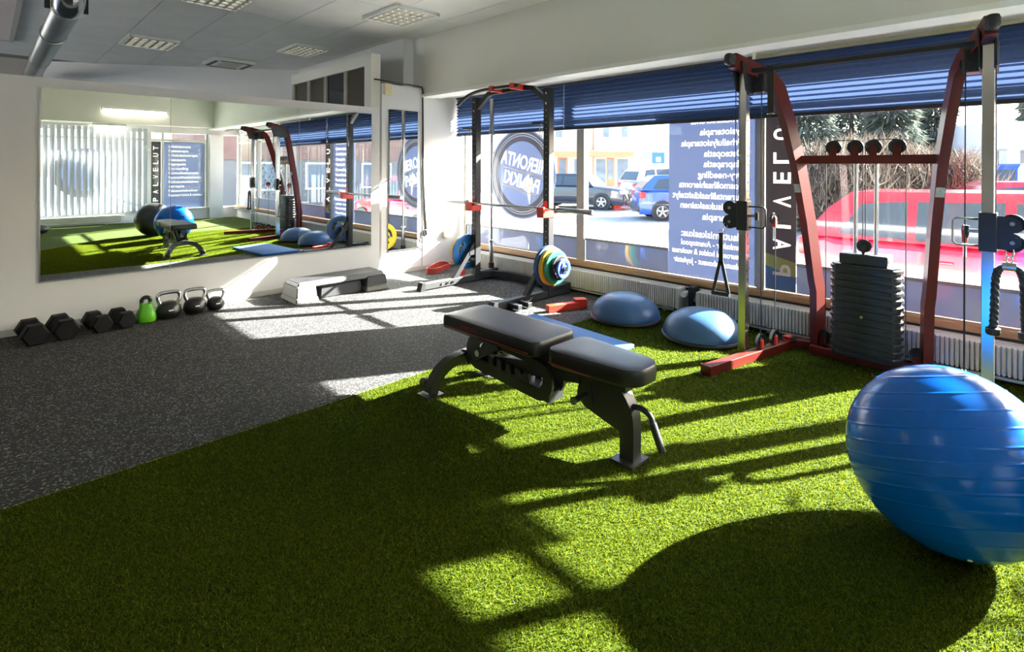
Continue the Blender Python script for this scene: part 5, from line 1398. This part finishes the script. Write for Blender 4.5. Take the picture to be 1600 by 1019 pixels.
        B().box((0, s * W / 2 * 0.985, low + 0.07), (wb - 0.75, 0.05, 0.10), bev=0.01).obj('sill_trim', trimk_m, t, local=True)
    B().box((hl - 0.03, 0, hood * 0.62), (0.10, W * 0.46, 0.22), bev=0.03).obj('grille', trimk_m, t, smooth=True, local=True)
    B().box((hl - 0.01, 0, 0.32), (0.14, W * 0.72, 0.16), bev=0.04).obj('front_bumper', trimk_m, t, smooth=True, local=True)
    B().box((hl + 0.035, 0, 0.42), (0.02, 0.50, 0.11)).obj('number_plate', platew_m, t, local=True)
    B().box((-hl + 0.01, 0, 0.36), (0.14, W * 0.78, 0.16), bev=0.04).obj('rear_bumper', trimk_m, t, smooth=True, local=True)
    return t
def wagon(L, H, belt, kind):
    h = L / 2
    if kind == 'sedan':
        side = [(-h + 0.50, belt), (-h + 1.15, H - 0.10), (-h + 1.55, H - 0.01), (0.10, H), (0.55, H - 0.06), (h - 1.35, belt)]
        wins = [[(-h + 0.95, belt + 0.03), (-h + 1.25, H - 0.14), (-0.42, H - 0.10), (-0.42, belt + 0.03)], [(-0.34, belt + 0.03), (-0.34, H - 0.10), (0.42, H - 0.13), (h - 1.62, belt + 0.03)]]
        return dict(belt=belt, r0=-h + 0.5, f0=h - 1.35, side=side, wins=wins, ws=(h - 1.42, belt + 0.04, 0.60, H - 0.08), rw=(-h + 0.56, belt + 0.05, -h + 1.10, H - 0.12))
    side = [(-h + 0.06, belt), (-h + 0.30, H - 0.22), (-h + 0.52, H - 0.03), (0.0, H), (0.50, H - 0.05), (h - 1.30, belt)]
    wins = [[(-h + 0.42, belt + 0.05), (-h + 0.62, H - 0.16), (-h + 1.05, H - 0.12), (-h + 1.05, belt + 0.03)], [(-h + 1.13, belt + 0.03), (-h + 1.13, H - 0.12), (-0.28, H - 0.10), (-0.28, belt + 0.03)], [(-0.20, belt + 0.03), (-0.20, H - 0.10), (0.40, H - 0.13), (h - 1.55, belt + 0.03)]]
    return dict(belt=belt, r0=-h + 0.4, f0=h - 1.30, side=side, wins=wins, ws=(h - 1.36, belt + 0.04, 0.54, H - 0.07), rw=(-h + 0.09, belt + 0.06, -h + 0.29, H - 0.24))
navycar_m = mat('dark_blue_car_paint', (0.02, 0.025, 0.045), 0.22, coat=0.8, noise=0.05)
whitecar_m = mat('silver_white_car_paint', (0.62, 0.63, 0.65), 0.25, coat=0.8, noise=0.03)
bluecar_m = mat('blue_car_paint', (0.03, 0.09, 0.42), 0.25, coat=0.8, noise=0.05)
redcar_m = mat('red_car_paint', (0.42, 0.008, 0.028), 0.22, coat=0.8, noise=0.04)
def cpos(p): return Vector((p.x, p.y, GZ2))
hd = (RT2 * 0.866 - FW2 * 0.5).normalized()
car('car', 'dark blue estate car with alloy wheels parked across the street', cpos(at(21.5, 940) - hd * 1.38 + (FW2 * 0.866 + RT2 * 0.5) * 0.85), hd, navycar_m, 4.7, 1.85, 1.46, 2.76, wagon(4.7, 1.46, 0.96, 'sedan'), 0.90, 0.98)
hd = (RT2 * 0.96 + FW2 * 0.28).normalized()
car('car', 'silver white people carrier behind the dark car', cpos(at(23.5, 986) + hd * 2.2 + FW2 * 0.6), hd, whitecar_m, 4.6, 1.9, 1.78, 2.75, wagon(4.6, 1.78, 1.10, 'hatch'), 1.0, 1.10)
hd = (RT2 * 0.999 - FW2 * 0.04).normalized()
car('car', 'bright blue hatchback partly hidden by the blue banner', cpos(at(17.3, 1036) + hd * 1.24 + FW2 * 0.75), hd, bluecar_m, 3.9, 1.7, 1.5, 2.45, wagon(3.9, 1.50, 0.98, 'hatch'), 0.92, 0.98, wr=0.30)
car('car', 'red hatchback parked right outside the window behind the machine', Vector((7.72, 0.02, GZ2)), Vector((0.0, -1.0, 0)), redcar_m, 4.2, 1.78, 1.50, 2.56, wagon(4.2, 1.50, 0.95, 'hatch'), 0.92, 0.98, wr=0.32)
hd = Vector((0.45, -1.0, 0)).normalized()
car('car', 'second red car behind the nearer red hatchback', cpos(at(12.0, 1585) + hd * 1.0), hd, redcar_m, 4.2, 1.75, 1.47, 2.55, wagon(4.2, 1.47, 0.94, 'hatch'), 0.92, 0.98)
hd = (RT2 * 0.98 + FW2 * 0.2).normalized()
car('car', 'dark blue van under the white canopy on the right', cpos(at(19.5, 1560) + hd * 2.0), hd, bluecar_m, 4.8, 1.95, 1.95, 2.9, wagon(4.8, 1.95, 1.15, 'hatch'), 1.1, 1.15)
hd = (RT2 * 0.9 - FW2 * 0.4).normalized()
car('car', 'white car far behind the people carrier', cpos(at(41, 1002)), hd, whitecar_m, 4.3, 1.8, 1.45, 2.6, wagon(4.3, 1.45, 0.95, 'sedan'), 0.9, 0.95)

# ------------------------------------------------------------------ canopy building on the right
D2 = 24.0
cpb = thing('canopy_building', at(D2, 1640, GZ2), 'flat white canopy building beyond the cars on the right', 'building')
fnc = lambda u, v, t: at(D2, 1543, v) + RT2 * u + FW2 * t
palewall_m = mat('pale_panel', (0.62, 0.64, 0.68), 0.6, noise=0.03)
dkopen_m = mat('grey_shutter', (0.22, 0.22, 0.23), 0.6, noise=0.06)
B().prism([(0, 2.15), (9, 2.15), (9, 3.35), (0, 3.35)], fnc, -1.0, 6).obj('canopy', palewall_m, cpb)
B().prism([(0.1, GZ2), (9, GZ2), (9, 2.15), (0.1, 2.15)], fnc, 1.5, 6).obj('back_wall', palewall_m, cpb)
B().prism([(1.2, 1.35), (9, 1.35), (9, 2.10), (1.2, 2.10)], fnc, 1.35, 1.5).obj('shutter', dkopen_m, cpb)
B().prism([(0.15, GZ2), (0.7, GZ2), (0.7, 2.15), (0.15, 2.15)], fnc, -0.8, -0.4).obj('canopy_post', palewall_m, cpb)
# ------------------------------------------------------------------ low building down the side street, seen in the mirror
nb = thing('side_street_building', (13.0, -12.0, GZ2), 'low pink and grey building down the side street, seen in the mirror', 'building')
pinkw_m = mat('pink_brick_band', (0.22, 0.13, 0.11), 0.8, noise=0.12, nscale=3)
conc_m = mat('grey_concrete', (0.20, 0.20, 0.20), 0.8, noise=0.08, nscale=1)
B().bx(5.5, 24, -14, -11.0, GZ2, 1.55).obj('plinth', conc_m, nb)
B().bx(5.4, 24.1, -14, -10.9, 1.55, 4.2).obj('upper_wall', pinkw_m, nb)
for x in (7.0, 9.6, 12.2, 14.8):
    fr = B().bx(x, x + 1.6, -11.05, -10.96, 0.3, 1.45).obj('house_window', white_m, nb)
    B().bx(x + 0.08, x + 1.52, -10.965, -10.95, 0.38, 1.37).obj('pane', shopglass_m, fr)
# ------------------------------------------------------------------ trees and brush
bark_m = mat('bark', (0.07, 0.055, 0.045), 0.9, noise=0.2)
needle_m = mat_blades('needles', (0.045, 0.058, 0.045), (0.085, 0.10, 0.08), (0.16, 0.175, 0.14), 0.3)
twig_m = mat_blades('dry_twigs', (0.05, 0.04, 0.03), (0.10, 0.078, 0.06), (0.17, 0.14, 0.11), 0.2)
def tri_cloud(name, P, D, wd, m, parent, seedv):
    """thin triangles starting at P along D (world), width wd"""
    r = np.random.default_rng(seedv); n = len(P)
    side = r.normal(size=(n, 3)); side -= D * (np.sum(side * D, 1) / np.maximum(np.sum(D * D, 1), 1e-9))[:, None]
    side /= np.linalg.norm(side, axis=1)[:, None]; side *= (wd * r.uniform(0.6, 1.4, n))[:, None]
    V = np.empty((n * 3, 3), np.float32); V[0::3] = P - side / 2; V[1::3] = P + side / 2; V[2::3] = P + D
    V -= np.array(wmat(parent).translation, np.float32)
    me = bpy.data.meshes.new(name); me.vertices.add(3 * n); me.loops.add(3 * n); me.polygons.add(n)
    me.vertices.foreach_set('co', V.ravel()); me.loops.foreach_set('vertex_index', np.arange(3 * n, dtype=np.int32)); me.polygons.foreach_set('loop_start', np.arange(0, 3 * n, 3, dtype=np.int32)); me.update()
    a = me.attributes.new('tone', 'FLOAT', 'FACE'); a.data.foreach_set('value', r.uniform(0, 1, n).astype(np.float32))
    me.materials.append(m); o = bpy.data.objects.new(name, me); COL.objects.link(o); o.parent = parent; o['kind'] = 'stuff'
    return o
def conifer(px, depth, h, rad, label, seedv):
    c = at(depth, px, GZ2); t = thing('conifer', c, label, 'tree', 'conifers beyond the cars')
    B().cyl(c, c + Vector((0, 0, h * 0.97)), 0.16, 10, r2=0.02).obj('trunk', bark_m, t)
    r = np.random.default_rng(seedv); n = 9000
    z = r.uniform(0.10, 1.0, n) ** 0.9; a = r.uniform(0, 2 * np.pi, n); layer = np.abs(np.sin(z * 26)) * 0.35 + 0.65
    rr = rad * (1.03 - z) * layer * np.sqrt(r.uniform(0.02, 1, n)) 
    P = np.stack([c.x + rr * np.cos(a), c.y + rr * np.sin(a), c.z + z * h - rr * 0.25], 1)
    D = np.stack([np.cos(a) * 0.30, np.sin(a) * 0.30, -0.16 + r.normal(0, 0.10, n)], 1) * r.uniform(0.6, 1.4, n)[:, None]
    tri_cloud('needle_foliage', P, D, 0.10, needle_m, t, seedv + 1)
def brush(px, depth, h, w, label, seedv, n=5200):
    c = at(depth, px, GZ2); t = thing('bare_shrub', c, label, 'shrub', 'bare shrubs behind the red cars')
    b = B(); r = np.random.default_rng(seedv)
    for k in range(7):
        a = r.uniform(0, 6.28); e = Vector((math.cos(a) * w * 0.6, math.sin(a) * w * 0.6, h * r.uniform(0.7, 1.0)))
        b.tube(smoothpath([c, c + e * 0.5 + Vector((0, 0, h * 0.12)), c + e], 3), 0.02, 5, radii=None)
    b.obj('stems', bark_m, t)['kind'] = 'stuff'
    z = r.uniform(0.02, 1.0, n); a = r.uniform(0, 2 * np.pi, n); rr = w * np.sqrt(r.uniform(0, 1, n)) * (0.55 + 0.6 * np.sin(np.pi * np.clip(z, 0, 1)))
    P = np.stack([c.x + rr * np.cos(a), c.y + rr * np.sin(a), c.z + z * h], 1)
    D = np.stack([r.normal(0, 0.20, n), r.normal(0, 0.20, n), r.uniform(0.15, 0.6, n)], 1)
    tri_cloud('twigs', P, D, 0.03, twig_m, t, seedv + 1)
for i, (px, dp, h, rad, lab) in enumerate(((1262, 24, 8.5, 2.0, 'dark conifer seen left of the machine pulleys'), (1330, 26, 9.5, 2.2, 'tall dark conifer above the two left pulleys'), (1392, 23, 8.0, 1.9, 'dark conifer above the two right pulleys'), (1462, 27, 9.0, 1.7, 'thin open conifer beside the right red upright'), (1620, 34, 9, 2.4, 'conifer above the white canopy building'))):
    conifer(px, dp, h, rad, lab, 100 + 7 * i)
for i, (px, dp, h, w, lab) in enumerate(((1250, 15.0, 1.9, 1.1, 'bare brown shrub at the left of the hedge'), (1305, 14.0, 2.1, 1.2, 'bare brown shrub behind the left pulleys'), (1362, 14.5, 2.3, 1.2, 'bare brown shrub behind the guide rods'), (1424, 15.2, 2.0, 1.2, 'bare brown shrub behind the right pulleys'), (1478, 14.5, 1.9, 1.1, 'bare brown shrub beside the right red upright'))):
    brush(px, dp, h, w, lab, 300 + 5 * i)
